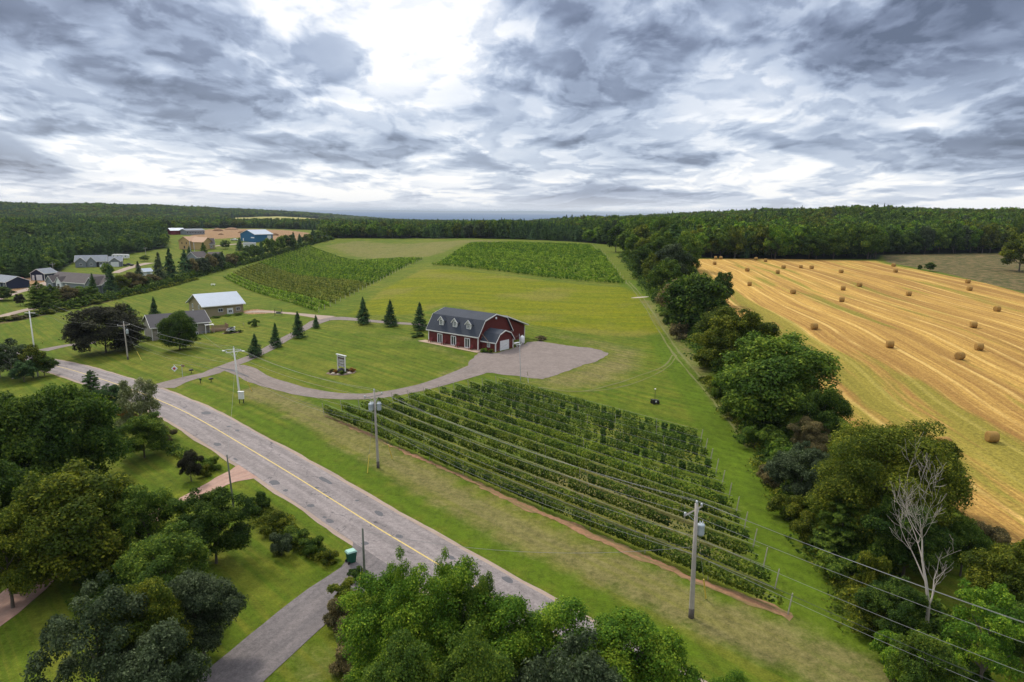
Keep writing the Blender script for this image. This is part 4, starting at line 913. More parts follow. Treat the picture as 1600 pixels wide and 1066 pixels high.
# the wood itself: one body of trees, instanced from crowns that stand in the scene
kinds = [('round', 'dark'), ('round', 'mid'), ('round', 'grey'), ('round', 'olive'), ('spruce', 'spruce'), ('pine', 'blue'), ('round', 'mid'), ('pine', 'blue')]
protos = []
for i, (kd, mt) in enumerate([('round', 'dark'), ('round', 'mid'), ('round', 'grey'), ('round', 'olive'), ('spruce', 'spruce'), ('pine', 'blue'), ('round', 'bright')]):
    e = tree(150 + 7 * i, 345 + 3 * i, 17, 8, kd, mt, f'{CO[mt]} {"spruce" if kd=="spruce" else "pine" if kd=="pine" else "broadleaf tree"} just inside the wood beyond the stubble, {nthw(i+1)} from left', group='trees just inside the wood beyond the stubble field', lod=2, var=i % 3)
    protos.append([c for c in e.children if c.name.startswith('crown')][0])
kid = {('round', 'dark'): 0, ('round', 'mid'): 1, ('round', 'grey'): 2, ('round', 'olive'): 3, ('spruce', 'spruce'): 4, ('pine', 'blue'): 5, ('round', 'bright'): 6}
V = np.array([(x, y, Tf(x, y) - 0.5) for x, y, *_ in rest]); SC = np.array([(wd, wd, h) for _, _, h, wd, _, _ in rest]); K = np.array([kid[(a[4], a[5])] for a in rest]); RZ = np.random.RandomState(4).uniform(0, 6.28, len(rest))
me = bpy.data.meshes.new('wood'); me.vertices.add(len(V)); me.vertices.foreach_set('co', V.astype(np.float32).ravel())
for nm, typ, arr in (('tree_scale', 'FLOAT_VECTOR', SC), ('tree_kind', 'INT', K), ('tree_turn', 'FLOAT', RZ)):
    a = me.attributes.new(nm, typ, 'POINT'); a.data.foreach_set('vector' if typ == 'FLOAT_VECTOR' else 'value', np.asarray(arr, np.int32 if typ == 'INT' else np.float32).ravel())
wood = bpy.data.objects.new('woodland', me); COL.objects.link(wood); tag(wood, 'unbroken mixed woodland covering the hills out to the sea', 'woodland', kind='stuff')
ng = bpy.data.node_groups.new('woodland', 'GeometryNodeTree')
ng.interface.new_socket('Geometry', in_out='INPUT', socket_type='NodeSocketGeometry'); ng.interface.new_socket('Geometry', in_out='OUTPUT', socket_type='NodeSocketGeometry')
gi = ng.nodes.new('NodeGroupInput'); go = ng.nodes.new('NodeGroupOutput'); iop = ng.nodes.new('GeometryNodeInstanceOnPoints'); g2i = ng.nodes.new('GeometryNodeGeometryToInstance')
for p_ in reversed(protos):
    oi = ng.nodes.new('GeometryNodeObjectInfo'); oi.inputs[0].default_value = p_; oi.inputs['As Instance'].default_value = True; oi.transform_space = 'ORIGINAL'
    ng.links.new(oi.outputs['Geometry'], g2i.inputs[0])
def nat(nm, typ):
    a = ng.nodes.new('GeometryNodeInputNamedAttribute'); a.data_type = typ; a.inputs[0].default_value = nm; return a.outputs['Attribute']
m2p = ng.nodes.new('GeometryNodeMeshToPoints'); ng.links.new(gi.outputs[0], m2p.inputs[0]); ng.links.new(m2p.outputs[0], iop.inputs['Points'])
ng.links.new(g2i.outputs[0], iop.inputs['Instance']); iop.inputs['Pick Instance'].default_value = True
ng.links.new(nat('tree_kind', 'INT'), iop.inputs['Instance Index']); ng.links.new(nat('tree_scale', 'FLOAT_VECTOR'), iop.inputs['Scale'])
cx_ = ng.nodes.new('ShaderNodeCombineXYZ'); ng.links.new(nat('tree_turn', 'FLOAT'), cx_.inputs[2]); ng.links.new(cx_.outputs[0], iop.inputs['Rotation'])
ng.links.new(iop.outputs[0], go.inputs[0])
md = wood.modifiers.new('woodland', 'NODES'); md.node_group = ng
# ------------------------------------------------------------------ vineyards
ORD = ['first', 'second', 'third', 'fourth', 'fifth', 'sixth', 'seventh', 'eighth', 'ninth', 'tenth', 'eleventh', 'twelfth', 'thirteenth', 'fourteenth', 'fifteenth', 'sixteenth', 'seventeenth', 'eighteenth', 'nineteenth', 'twentieth']
def row_mesh(a, b, n_m, size, seed, hgt=1.85, wd=0.34, low=0.45, clump=0.3, plant=1.3):
    rs = np.random.RandomState(seed); a = np.array(a); b = np.array(b); L = np.linalg.norm(b - a); d = (b - a) / L; nr = np.array([-d[1], d[0]])
    s_ = rs.uniform(0, L, int(L * n_m)); pid = np.floor(s_ / plant).astype(int); vig = rs.uniform(0, 1, pid.max() + 2)
    s_ = (pid + 0.5) * plant + (s_ - (pid + 0.5) * plant) * (1 - clump * (vig[pid] < 0.4) * 0.6)
    top = hgt * (0.86 + 0.22 * vig[pid]); miss = vig[pid] < 0.05 * (1 + 3 * clump)
    keep = ~miss | (rs.uniform(size=len(s_)) < 0.2); s_, pid, top = s_[keep], pid[keep], top[keep]; k = len(s_)
    th = rs.uniform(0, 2 * math.pi, k); zc = (top + low) / 2; hh = (top - low) / 2
    off = np.cos(th) * wd * rs.uniform(0.5, 1.15, k) * (0.8 + 0.4 * vig[pid]); zz = zc + np.sin(th) * hh * rs.uniform(0.75, 1.1, k)
    X_ = a[0] + d[0] * s_ + nr[0] * off; Y_ = a[1] + d[1] * s_ + nr[1] * off; g0 = T(X_, Y_)
    C = np.stack([X_, Y_, g0 + zz], 1)
    N = np.stack([nr[0] * np.cos(th), nr[1] * np.cos(th), np.sin(th) * 0.8 + 0.35], 1) + rs.normal(size=(k, 3)) * 0.45
    V, Q = leaf_faces(C, N, size, rs, 1.15)
    o = np.array([a[0], a[1], Tf(a[0], a[1])]); V = V - o
    return np_mesh('vine_foliage', V, Q, {'rnd': ('FACE', 'FLOAT', rs.uniform(0, 1, k)), 'clump': ('FACE', 'FLOAT', np.clip(vig[pid] * 0.7 + 0.3 * rs.uniform(0, 1, k), 0, 1))}), L, d
post_me = None
def post(parent, x, y, o, h=2.1, r_=0.05, lean=(0, 0), mat='wood'):
    global post_me
    if post_me is None:
        q = MB().tube([(0, 0, -0.2), (0, 0, 1)], [1, 0.9], 6); post_me = bpy.data.meshes.new('post'); post_me.from_pydata(q.v, [], q.f)
    p = link_mesh('post', post_me, M[mat], parent); p.location = (x - o[0], y - o[1], Tf(x, y) - o[2]); p.scale = (r_, r_, h); p.rotation_euler = (lean[1], lean[0], 0); return p
A, B, C, D = [np.array(P(*q)) for q in ((508, 649), (778, 604), (1221, 956), (1089, 690))]
NR = 12
for i in range(NR):
    f = i / (NR - 1); a = A + (B - A) * f; b = C + (D - C) * f
    mt = ['vine', 'mid', 'vine', 'mid', 'vine', 'mid', 'mid', 'vinegreen', 'vinegreen', 'vinegreen', 'vinegreen', 'vinegreen'][i]
    me, L, d = row_mesh(a, b, 150, 0.20, 40 + i, 1.5 if i < 7 else 1.6, 0.28 if i < 7 else 0.24, 0.42, 0.3 if i < 7 else 0.7, 1.3)
    o = (a[0], a[1], Tf(*a))
    e = empty('vine_row', f'{"yellow-green" if i < 7 else "dark green"} trellised vine row beside the road, {ORD[i]} counting from the verge', 'vine row', o, 0, 'vine rows of the vineyard beside the road')
    link_mesh('foliage', me, LM[mt], e)
    nn = int(L / 6.2)
    for k in range(nn + 1):
        q = a + (b - a) * k / nn; end = k in (0, nn)
        if k == nn: q = b + d * 0.5
        if k == 0: q = a - d * 0.3
        post(e, q[0], q[1], o, 1.8 if end else 1.7, 0.05 if end else 0.035, (0.12 if k == nn else -0.12 if k == 0 else 0, 0), 'wood')
    w_ = MB()
    for hz_ in (0.9, 1.7):
        w_.tube([((q[0] - o[0]), (q[1] - o[1]), Tf(q[0], q[1]) + hz_ - o[2]) for q in [a + (b - a) * k / 12 for k in range(13)]], 0.012, 3)
    w_.build('trellis_wire', M['wire'], e)
def inpoly(px, py, poly):
    return poly_sd(np.array([px]), np.array([py]), np.array(poly, float))[0] > 0
def far_yard(r0, r1, dirn, spacing, poly, mats, nm, size, n_m, group, seed, posts=True, tmax=420):
    r0, r1, dirn = np.array(r0), np.array(r1), np.array(dirn); dirn /= np.linalg.norm(dirn); perp = np.array([-dirn[1], dirn[0]])
    if np.dot(perp, r1 - r0) < 0: perp = -perp
    N = int(np.dot(perp, r1 - r0) / spacing); ts = np.arange(-60, tmax, 3.0)
    for i in range(N + 1):
        f = i / N; b0 = r0 + (r1 - r0) * f
        q = b0 + ts[:, None] * dirn; pr = [proj(x, y, Tf(x, y)) for x, y in q]
        ok = poly_sd(np.array([p[0] for p in pr]), np.array([p[1] for p in pr]), np.array(poly, float)) > -0.3
        if ok.sum() < 4: continue
        k0, k1 = np.argmax(ok), len(ok) - 1 - np.argmax(ok[::-1]); a, b = q[k0], q[k1]
        mt = mats(f); me, L, d = row_mesh(a, b, n_m, size, seed + i, 1.35, 0.26, 0.3, 0.5, 1.8)
        o = (a[0], a[1], Tf(*a)); wd_ = ORD[i] if i < 20 else nthw(i + 1)
        e = empty('vine_row', f'vine row of the {nm}, {wd_} counting back from its near edge', 'vine row', o, 0, group)
        link_mesh('foliage', me, LM[mt], e)
        if posts and (nm[0] == 'l' or i % 3 == 0):
            c_ = a - d * 0.8 if posts == 'a' else b + d * 0.8; post(e, c_[0], c_[1], o, 1.6, 0.06, mat='wood')
R0, R1 = P(497, 488), P(656, 406)
far_yard(R0, R1, (-0.525, 0.851), 2.9, [(336, 441), (497, 490), (660, 406), (600, 396), (540, 386), (512, 378), (480, 384), (430, 402), (380, 420)],
         lambda f: 'vinelight' if f < 0.10 else 'vinebrown' if f < 0.40 else 'bright' if f < 0.8 else 'vinelight', 'left far vineyard', 0.42, 20, 'vine rows of the left far vineyard', 200, 'a')
Q0, Q1 = P(975, 444), P(930, 385)
far_yard(Q0, Q1, (-0.742, 0.67), 2.9, [(674, 415), (735, 381), (800, 380), (925, 384), (950, 402), (978, 445)],
         lambda f: 'bright' if f < 0.15 else 'vinelight' if f < 0.45 else 'bright', 'right far vineyard', 0.44, 18, 'vine rows of the right far vineyard', 300, 'a')
# ------------------------------------------------------------------ undergrowth
def thicket(name, pts, width, h0, h1, n, size, mt, seed, label, world=False):
    rs = np.random.RandomState(seed); L_ = np.array(smooth_pts([(*p, 0) for p in (pts if world else [P(*q) for q in pts])], 2.0))[:, :2]
    seg = rs.randint(0, len(L_) - 1, n); base = L_[seg] + (L_[seg + 1] - L_[seg]) * rs.uniform(size=(n, 1)); d = L_[seg + 1] - L_[seg]; d /= np.linalg.norm(d, axis=1, keepdims=True)
    lw = 0.62 + 0.38 * np.sin(seg * 0.9 + seed) * np.sin(seg * 0.37 + 1); taper = np.clip(np.minimum(seg, len(L_) - 2 - seg) / 3.0 + 0.35, 0, 1); off = rs.normal(size=n) * 0.42; off = np.clip(off, -1.1, 1.1); width_ = width * lw * taper; c = base + np.stack([-d[:, 1], d[:, 0]], 1) * (off * width_ / 2)[:, None]
    bump = 0.5 + 0.5 * np.sin(c[:, 0] * 1.1 + 2 * np.sin(c[:, 1] * 0.7)) * np.cos(c[:, 1] * 1.3 + 1.5 * np.sin(c[:, 0] * 0.5))
    hh = (h0 + (h1 - h0) * bump) * taper * np.sqrt(np.clip(1 - (off / 1.1) ** 2 * 0.95, 0.02, 1)); z = hh * rs.uniform(0.0, 1.0, n) ** 0.45
    C_ = np.stack([c[:, 0], c[:, 1], T(c[:, 0], c[:, 1]) + z], 1)
    N = rs.normal(size=(n, 3)) * 0.5 + np.array([0, -0.25, 0.8]); V, Q = leaf_faces(C_, N, size, rs, 1.5)
    me = np_mesh(name, V, Q, {'rnd': ('FACE', 'FLOAT', rs.uniform(0, 1, n)), 'clump': ('FACE', 'FLOAT', np.clip(bump * 0.6 + rs.uniform(0, 0.4, n), 0, 1))})
    return tag(link_mesh(name, me, LM[mt]), label, 'undergrowth', kind='stuff')
thicket('undergrowth', [(1150, 610), (1200, 680), (1250, 760), (1300, 840), (1380, 930), (1470, 1030), (1560, 1100)], 9, 0.8, 3.0, 60000, 0.26, 'dark', 1, 'dark tangled undergrowth beneath the near hedgerow trees')
thicket('rough_grass', [(1100, 590), (1165, 665), (1222, 760), (1290, 860), (1360, 960), (1440, 1066)], 6.0, 0.15, 1.2, 42000, 0.17, 'olive', 2, 'rough yellowing weeds along the foot of the hedgerow')
thicket('ground_cover', [(1365, 985), (1400, 1010), (1440, 1040), (1500, 1100)], 4.0, 0.3, 0.9, 16000, 0.16, 'bright', 3, 'bright green creeper on the bank under the wires')
thicket('undergrowth', [(975, 400), (1010, 445), (1060, 500), (1090, 540), (1150, 600)], 8, 0.8, 3.2, 26000, 0.42, 'dark', 4, 'dark undergrowth beneath the far hedgerow trees')
thicket('undergrowth', [(62, 490), (120, 480), (180, 466), (240, 452), (300, 434), (360, 418), (420, 402), (480, 384), (520, 374)], 7, 1.0, 3.5, 30000, 0.6, 'dark', 5, 'dark undergrowth along the left hedgerow')
thicket('rough_grass', [(-40, 508), (20, 500), (70, 491), (130, 478), (200, 463), (270, 447), (310, 436)], 3.5, 0.3, 1.3, 12000, 0.4, 'olive', 6, 'rough grass and weeds along the ditch')
thicket('garden_weeds', [(392, 792), (420, 812), (455, 838), (490, 862), (522, 882)], 4.2, 0.3, 1.2, 20000, 0.15, 'olive', 7, 'tangled flower bed between the lawn and the road')
thicket('garden_weeds', [(180, 640), (215, 668), (250, 690), (285, 712), (330, 738)], 3.6, 0.2, 1.0, 14000, 0.16, 'mid', 8, 'weedy bank above the lawn left of the road')
thicket('undergrowth', [(530, 960), (545, 1010), (560, 1060), (640, 1120), (760, 1140), (900, 1150)], 4.0, 0.6, 1.9, 30000, 0.16, 'brown', 9, 'brownish thicket at the foot of the bottom clump')
thicket('undergrowth', [(60, 830), (160, 900), (240, 980), (280, 1060)], 7, 0.6, 2.2, 22000, 0.2, 'dark', 10, 'dark undergrowth beneath the lower left trees')
# ------------------------------------------------------------------ straw bales
bm_, t = material('straw_bale'); co = t.n('ShaderNodeTexCoord').outputs['Object']; x, y, z = t.sep(co)
rr_ = t.m('SQRT', t.m('ADD', t.m('MULTIPLY', y, y), t.m('MULTIPLY', z, z)))
n_ = t.noise(t.vm('MULTIPLY', co, (6, 1.5, 1.5)), 3.0, 5, 0.7); ring = t.m('FRACT', t.m('ADD', t.m('MULTIPLY', rr_, 7.0), t.m('MULTIPLY', n_, 0.6)))
f_ = t.m('ADD', 0.5, t.m('ADD', t.m('MULTIPLY', n_, 0.75), t.m('MULTIPLY', ring, 0.15)))
finish(t, t.mix(1.0, (0.34, 0.205, 0.062, 1), t.comb(f_, f_, f_), 'MULTIPLY'), 0.95, bump=n_, bstr=0.8, bdist=0.08, spec=0.1)
rng = random.Random(3); prof = [(0.02, -0.62), (0.5, -0.63), (0.70, -0.60), (0.76, -0.52), (0.77, -0.2), (0.75, 0.1), (0.77, 0.35), (0.755, 0.52), (0.70, 0.60), (0.5, 0.63), (0.02, 0.62)]
bb = MB().lathe(prof, 28, jit=0.025, rng=rng); bb.v = [(z_, y_, x_ if x_ > -0.70 else -0.70) for x_, y_, z_ in bb.v]
bme = bb.build('straw_bale', bm_, None, True); bmesh_ = bme.data; bpy.data.objects.remove(bme)
bales = [(1215, 428), (1224, 420), (1251, 419.5), (1268, 420.5), (1314, 427), (1396, 417), (1399, 426), (1512, 443), (1514.5, 454.5), (1557.5, 487), (1419.5, 462.5), (1342.5, 448.5), (1317, 454), (1315, 472), (1239, 459.5), (1272, 515), (1520.5, 512.5), (1390, 543.5), (1529, 547.5), (1499, 562), (1549, 691),
         (1118, 405.5), (1126, 405.5), (1116.5, 414), (1167.5, 424.5), (1171, 447), (1181, 407), (1196, 409.5), (1474, 700)]
bw = sorted([P(*b) for b in bales], key=lambda q: math.hypot(*q))
for i, (x, y) in enumerate(bw):
    o = bpy.data.objects.new('straw_bale', bmesh_); COL.objects.link(o); o.location = (x, y, Tf(x, y) + 0.06 + 0.68); o.rotation_euler = (rng.uniform(-.03, .03), 0, R(rng.choice([0, 8, -12, 20, 172, 190])) + rng.uniform(-.15, .15))
    tag(o, f'round straw bale on the stubble field, {ORD[i] + " nearest" if i < 20 else nthw(i + 1) + " nearest"} to the camera', 'straw bale', 'round bales on the stubble field')
# ------------------------------------------------------------------ buildings
def window(par, face, a, z, wd, h, pos, name='window', door=False, mull=1, frame='white', pane='glass', bars=1):
    """framed opening; face 'f' looks -y at y=pos, 'l' looks -x at x=pos, 'r' looks +x at x=pos"""
    t_ = 0.10 if not door else 0.19; fr = MB(); pn = MB()
    def bx(mb, u0, u1, z0, z1, d0, d1):
        if face == 'f': mb.box(u0, u1, pos - d1, pos - d0, z0, z1)
        elif face == 'l': mb.box(pos - d1, pos - d0, u0, u1, z0, z1)
        else: mb.box(pos + d0, pos + d1, u0, u1, z0, z1)
    u0, u1 = a - wd / 2, a + wd / 2
    bx(fr, u0, u0 + t_, z, z + h, 0.002, 0.09); bx(fr, u1 - t_, u1, z, z + h, 0.002, 0.09)
    bx(fr, u0 + t_, u1 - t_, z + h - t_, z + h, 0.002, 0.085); bx(fr, u0 + t_, u1 - t_, z, z + t_, 0.002, 0.095)
    for k in range(mull):
        c = u0 + wd * (k + 1) / (mull + 1); bx(fr, c - t_ * .35, c + t_ * .35, z + t_, z + h - t_, 0.004, 0.08)
    for k in range(bars):
        c = z + h * (k + 1) / (bars + 1); bx(fr, u0 + t_, u1 - t_, c - 0.025, c + 0.025, 0.006, 0.07)
    o = fr.build(name, M[frame], par); bx(pn, u0 + t_ * .8, u1 - t_ * .8, z + t_ * .8, z + h - t_ * .8, 0.003, 0.05)
    pn.build('pane', M[pane], o); return o
def slab_door(par, face, a, z, wd, h, pos, name='door', mat='white', panels=4):
    mb = MB()
    def bx(u0, u1, z0, z1, d0, d1):
        if face == 'f': mb.box(u0, u1, pos - d1, pos - d0, z0, z1)
        elif face == 'l': mb.box(pos - d1, pos - d0, u0, u1, z0, z1)
        else: mb.box(pos + d0, pos + d1, u0, u1, z0, z1)
    ph = h / panels
    for k in range(panels): bx(a - wd / 2, a + wd / 2, z + k * ph + 0.012, z + (k + 1) * ph - 0.012, 0.002, 0.06)
    bx(a - wd / 2 - 0.1, a - wd / 2, z, z + h + 0.1, 0.002, 0.09); bx(a + wd / 2, a + wd / 2 + 0.1, z, z + h + 0.1, 0.002, 0.09); bx(a - wd / 2, a + wd / 2, z + h, z + h + 0.1, 0.002, 0.09)
    return mb.build(name, M[mat], par)
def roof_slabs(par, prof, x0, x1, thick, mat, name='roof', fascia='trim', axis='x', off=(0, 0)):
    """sheets over an open (y, z) profile; white boards along verge and eaves"""
    n = len(prof); low = [(y, z - thick) for y, z in prof]; ring = prof + low[::-1]
    if axis == 'x': r_ = MB().extrude_x(ring, x0, x1)
    else: r_ = MB().extrude_y(ring, x0, x1)
    o = r_.build(name, M[mat], par)
    f = MB(); lo = [(y, z - 0.26) for y, z in prof]; up_ = [(y, z - 0.012) for y, z in prof]; g = up_ + lo[::-1]
    for (a, b) in ((x0 - 0.06, x0 - 0.002), (x1 + 0.002, x1 + 0.06)): (f.extrude_x if axis == 'x' else f.extrude_y)(g, a, b)
    for (y, z), s_ in ((prof[0], -1), (prof[-1], 1)):
        ya, yb = sorted((y + s_ * 0.003, y + s_ * 0.06))
        if axis == 'x': f.box(x0 + 0.002, x1 - 0.002, ya, yb, z - 0.24, z - 0.015)
        else: f.box(ya, yb, x0 + 0.002, x1 - 0.002, z - 0.24, z - 0.015)
    f.build('fascia', M[fascia], par); return o
def wall_prism(par, prof, x0, x1, mat, axis='x', name='wall'):
    w_ = MB(); (w_.extrude_x if axis == 'x' else w_.extrude_y)(prof, x0, x1); return w_.build(name, M[mat], par)
def gable(par, L, W_, h, rise_, wall, roof, x0=0, y0=0, oh=0.4, axis='x', z0=-1.0, fascia='trim'):
    """box with a gable roof; axis x: ridge along x"""
    a0, a1 = (y0, y0 + W_) if axis == 'x' else (x0, x0 + W_ if False else x0 + L)
    if axis == 'x':
        prof = [(y0, z0), (y0 + W_, z0), (y0 + W_, h), (y0 + W_ / 2, h + rise_), (y0, h)]; wall_prism(par, prof, x0, x0 + L, wall, 'x')
        k = rise_ / (W_ / 2); rp_ = [(y0 - oh, h - k * oh + 0.16), (y0 + W_ / 2, h + rise_ + 0.16), (y0 + W_ + oh, h - k * oh + 0.16)]
        roof_slabs(par, rp_, x0 - oh, x0 + L + oh, 0.14, roof, axis='x', fascia=fascia)
    else:
        prof = [(x0, z0), (x0 + L, z0), (x0 + L, h), (x0 + L / 2, h + rise_), (x0, h)]; wall_prism(par, prof, y0, y0 + W_, wall, 'y')
        k = rise_ / (L / 2); rp_ = [(x0 - oh, h - k * oh + 0.16), (x0 + L / 2, h + rise_ + 0.16), (x0 + L + oh, h - k * oh + 0.16)]
        roof_slabs(par, rp_, y0 - oh, y0 + W_ + oh, 0.14, roof, axis='y', fascia=fascia)
def corner_boards(par, pts, h, z0=-0.3, wd=0.16, mat='trim'):
    for x, y in pts: MB().box(x - wd / 2, x + wd / 2, y - wd / 2, y + wd / 2, z0, h).build('corner_board', M[mat], par)
def frame_at(name, label, cat, p0, p1, group=None):
    """Empty whose x axis runs from photo point p0 to p1 on the ground"""
    a, b = P(*p0), P(*p1); rz = math.atan2(b[1] - a[1], b[0] - a[0]); L = math.hypot(b[0] - a[0], b[1] - a[1])
    z = min(Tf(*a), Tf(*b)); return empty(name, label, cat, (a[0], a[1], z), rz, group), L

# ---- red gambrel barn.  local x runs from the far end L to the near corner; front looks -y
Cw = P(747, 547.3); ux_, uy_ = -0.788, 0.6157
LEN = 14.7; o0 = (Cw[0] + ux_ * LEN, Cw[1] + uy_ * LEN)
e = empty('red_barn', 'dark red gambrel-roofed barn with three dormers, white trim and a side lean-to', 'barn', (o0[0], o0[1], Tf(*Cw) + 0.02), math.atan2(-uy_, -ux_))
barn = e; W1 = 11.2
g_in = [(0, 3.15), (1.95, 6.05), (5.6, 7.05), (9.25, 6.05), (W1, 3.15)]
wall_prism(e, [(0, -0.6), (W1, -0.6)] + g_in[::-1], 0, LEN, 'barn_wall')
rprof = [(-0.42, 2.86), (1.80, 6.20), (5.6, 7.28), (9.40, 6.20), (W1 + 0.42, 2.86)]
roof_slabs(e, rprof, -0.45, LEN + 0.45, 0.15, 'barn_roof')
# lean-to behind the rear slope, and its roof running out from the rear break
wall_prism(e, [(W1 + 0.01, -0.8), (17.0, -0.8), (17.0, 3.35), (W1 + 0.01, 5.25)], 0.4, LEN - 0.5, 'barn_wall', name='lean_to')
roof_slabs(e, [(9.6, 6.36), (17.9, 3.42)], 0.0, LEN + 0.1, 0.13, 'barn_roof', name='lean_to_roof')
# annex with its own small gambrel, projecting from the near gable
ax0, ax1, ya0, ya1 = LEN + 0.01, LEN + 4.0, 1.0, 6.9; wy = ya1 - ya0
ag = [(ya0, 2.15), (ya0 + 1.15, 3.55), (ya0 + wy / 2, 4.15), (ya1 - 1.15, 3.55), (ya1, 2.15)]
wall_prism(e, [(ya0, -0.5), (ya1, -0.5)] + ag[::-1], ax0, ax1, 'barn_wall', name='annex')
roof_slabs(e, [(ya0 - 0.3, 1.98), (ya0 + 1.05, 3.70), (ya0 + wy / 2, 4.36), (ya1 - 1.05, 3.70), (ya1 + 0.3, 1.98)], LEN + 0.02, ax1 + 0.35, 0.12, 'barn_roof', name='annex_roof')
corner_boards(e, [(0, 0), (LEN, 0), (LEN - 0.5, 17.0), (ax1, ya0), (ax1, ya1)], 2.0, -0.5, 0.2); 
corner_boards(e, [(0, 0), (LEN, 0), (LEN - 0.5, 17.0)], 2.95, -0.5, 0.19)
for dxc in (LEN - 11.2, LEN - 7.1, LEN - 3.05):
    window(e, 'f', dxc, 0.06, 1.55, 2.2, 0, 'french_door', True, 1, bars=0)
    # dormer: cheeks, front window, little gable roof
    dm = MB().extrude_y([(dxc - 0.62, 3.9), (dxc + 0.62, 3.9), (dxc + 0.62, 5.35), (dxc, 5.95), (dxc - 0.62, 5.35)], 0.42, 2.0).build('dormer', M['trim'], e)
    window(dm, 'f', dxc, 4.15, 0.85, 1.25, 0.42, 'dormer_window', False, 1, bars=2)
    rr = [(dxc - 0.95, 5.17), (dxc, 6.12), (dxc + 0.95, 5.17)]; low = [(a_, b_ - 0.1) for a_, b_ in rr]
    MB().extrude_y(rr + low[::-1], 0.25, 3.0).build('dormer_roof', M['barn_roof'], dm)
    up_ = [(a_, b_ + 0.02) for a_, b_ in rr]; lo = [(a_, b_ - 0.2) for a_, b_ in rr]
    MB().extrude_y(up_ + lo[::-1], 0.15, 0.245).build('verge_board', M['trim'], dm)
slab_door(e, 'r', ya0 + 2.95, 0.0, 2.8, 2.0, ax1, 'garage_door')
window(e, 'f', LEN + 2.1, 0.75, 0.75, 1.0, ya0, bars=1)
MB().lathe([(0.02, -0.06), (0.24, -0.06), (0.26, 0.0), (0.24, 0.06), (0.02, 0.06)], 14, (0, 0, 0)).build('gable_lamp', M['white'], e).location = (LEN + 0.52, 5.4, 6.35)
[c for c in e.children if c.name.startswith('gable_lamp')][0].rotation_euler = (0, R(90), 0)
# timber brace and rail on the gable
MB().tube([(LEN + 0.35, 0.7, 3.6), (LEN + 2.6, 0.5, 1.9)], 0.05, 5).build('brace', M['deckwood'], e)
bw2 = lambda lx, ly: (o0[0] + (-ux_) * lx + uy_ * ly, o0[1] + (-uy_) * lx - ux_ * ly)    # barn local to world
sheet('patio', [bw2(-1.6, -2.0), bw2(LEN + 1.6, -2.2), bw2(LEN + 1.2, 0.8), bw2(LEN + 0.05, 0.8), bw2(LEN, -0.02), bw2(0, -0.02), bw2(-1.2, 0.0)], M['concrete'], 0.07, 2.5, True)
def chair(x, y, rz, label):
    t_ = empty('garden_chair', label, 'chair', (x, y, Tf(x, y) + 0.075), rz, 'dark red garden chairs along the barn front')
    MB().box(-0.3, 0.3, -0.28, 0.3, 0.34, 0.40).build('seat', M['darkred'], t_)
    MB().add([(-0.28, 0.26, 0.38), (0.28, 0.26, 0.38), (0.34, 0.5, 1.05), (-0.34, 0.5, 1.05), (-0.28, 0.31, 0.38), (0.28, 0.31, 0.38), (0.34, 0.55, 1.03), (-0.34, 0.55, 1.03)],
             [(0, 1, 2, 3), (7, 6, 5, 4), (0, 4, 5, 1), (1, 5, 6, 2), (2, 6, 7, 3), (3, 7, 4, 0)]).build('backrest', M['darkred'], t_)
    for s_ in (-1, 1):
        MB().box(s_ * 0.36 - 0.06, s_ * 0.36 + 0.06, -0.35, 0.35, 0.56, 0.60).build('armrest', M['darkred'], t_)
        for yy in (-0.28, 0.28): MB().box(s_ * 0.33 - 0.04, s_ * 0.33 + 0.04, yy - 0.04, yy + 0.04, 0, 0.56).build('leg', M['darkred'], t_)
brz = math.atan2(-uy_, -ux_)
for lx, nm in ((LEN - 13.3, 'at the left end of the barn front'), (LEN - 9.2, 'between the left and middle french doors'), (LEN - 5.1, 'between the middle and right french doors'), (LEN - 1.2, 'beside the near corner of the barn front')):
    chair(*bw2(lx, -1.0), brz, 'low dark red garden chair ' + nm)
q = bw2(LEN + 1.6, 17.6 - 5.2)
def tank(x, y):
    t_ = empty('propane_tank', 'white upright propane tank beside the lean-to wall of the red barn', 'gas tank', (x, y, Tf(x, y) + 0.03))
    MB().lathe([(0.1, 0.12), (0.42, 0.16), (0.52, 0.4), (0.52, 1.45), (0.42, 1.75), (0.2, 1.88), (0.05, 1.9)], 18).build('tank_body', M['white'], t_, True)
    MB().lathe([(0.14, 1.88), (0.14, 2.02), (0.04, 2.03)], 10).build('valve_cap', M['white'], t_); MB().lathe([(0.4, 0.0), (0.4, 0.14), (0.3, 0.15)], 14).build('base_ring', M['steel'], t_)
tank(*P(816, 538))
def picnic(x, y, rz, label, mat='white'):
    t_ = empty('picnic_table', label, 'picnic table', (x, y, Tf(x, y) + 0.03), rz)
    MB().box(-0.95, 0.95, -0.38, 0.38, 0.70, 0.75).build('tabletop', M[mat], t_)
    for s_ in (-1, 1): MB().box(-0.95, 0.95, s_ * 0.72 - 0.13, s_ * 0.72 + 0.13, 0.41, 0.45).build('bench', M[mat], t_)
    for xx in (-0.65, 0.65):
        MB().tube([(xx, -0.75, 0), (xx, -0.2, 0.7)], 0.05, 4).tube([(xx, 0.75, 0), (xx, 0.2, 0.7)], 0.05, 4).box(xx - 0.04, xx + 0.04, -0.8, 0.8, 0.35, 0.41).build('trestle', M[mat], t_)
picnic(*P(807, 541), 0.9, 'white picnic table on the gravel beside the barn annex')
rl = empty('wooden_handrail', 'weathered wooden handrail leaning between annex and lean-to wall', 'handrail', (*bw2(LEN + 0.6, 8.6), Tf(*bw2(LEN, 8.6))), brz + R(90))
MB().tube([(0, 0, 0.9), (2.2, 0, 2.3)], 0.05, 5).tube([(0, 0, 0.4), (2.2, 0, 1.8)], 0.04, 5).build('rail', M['deckwood'], rl)
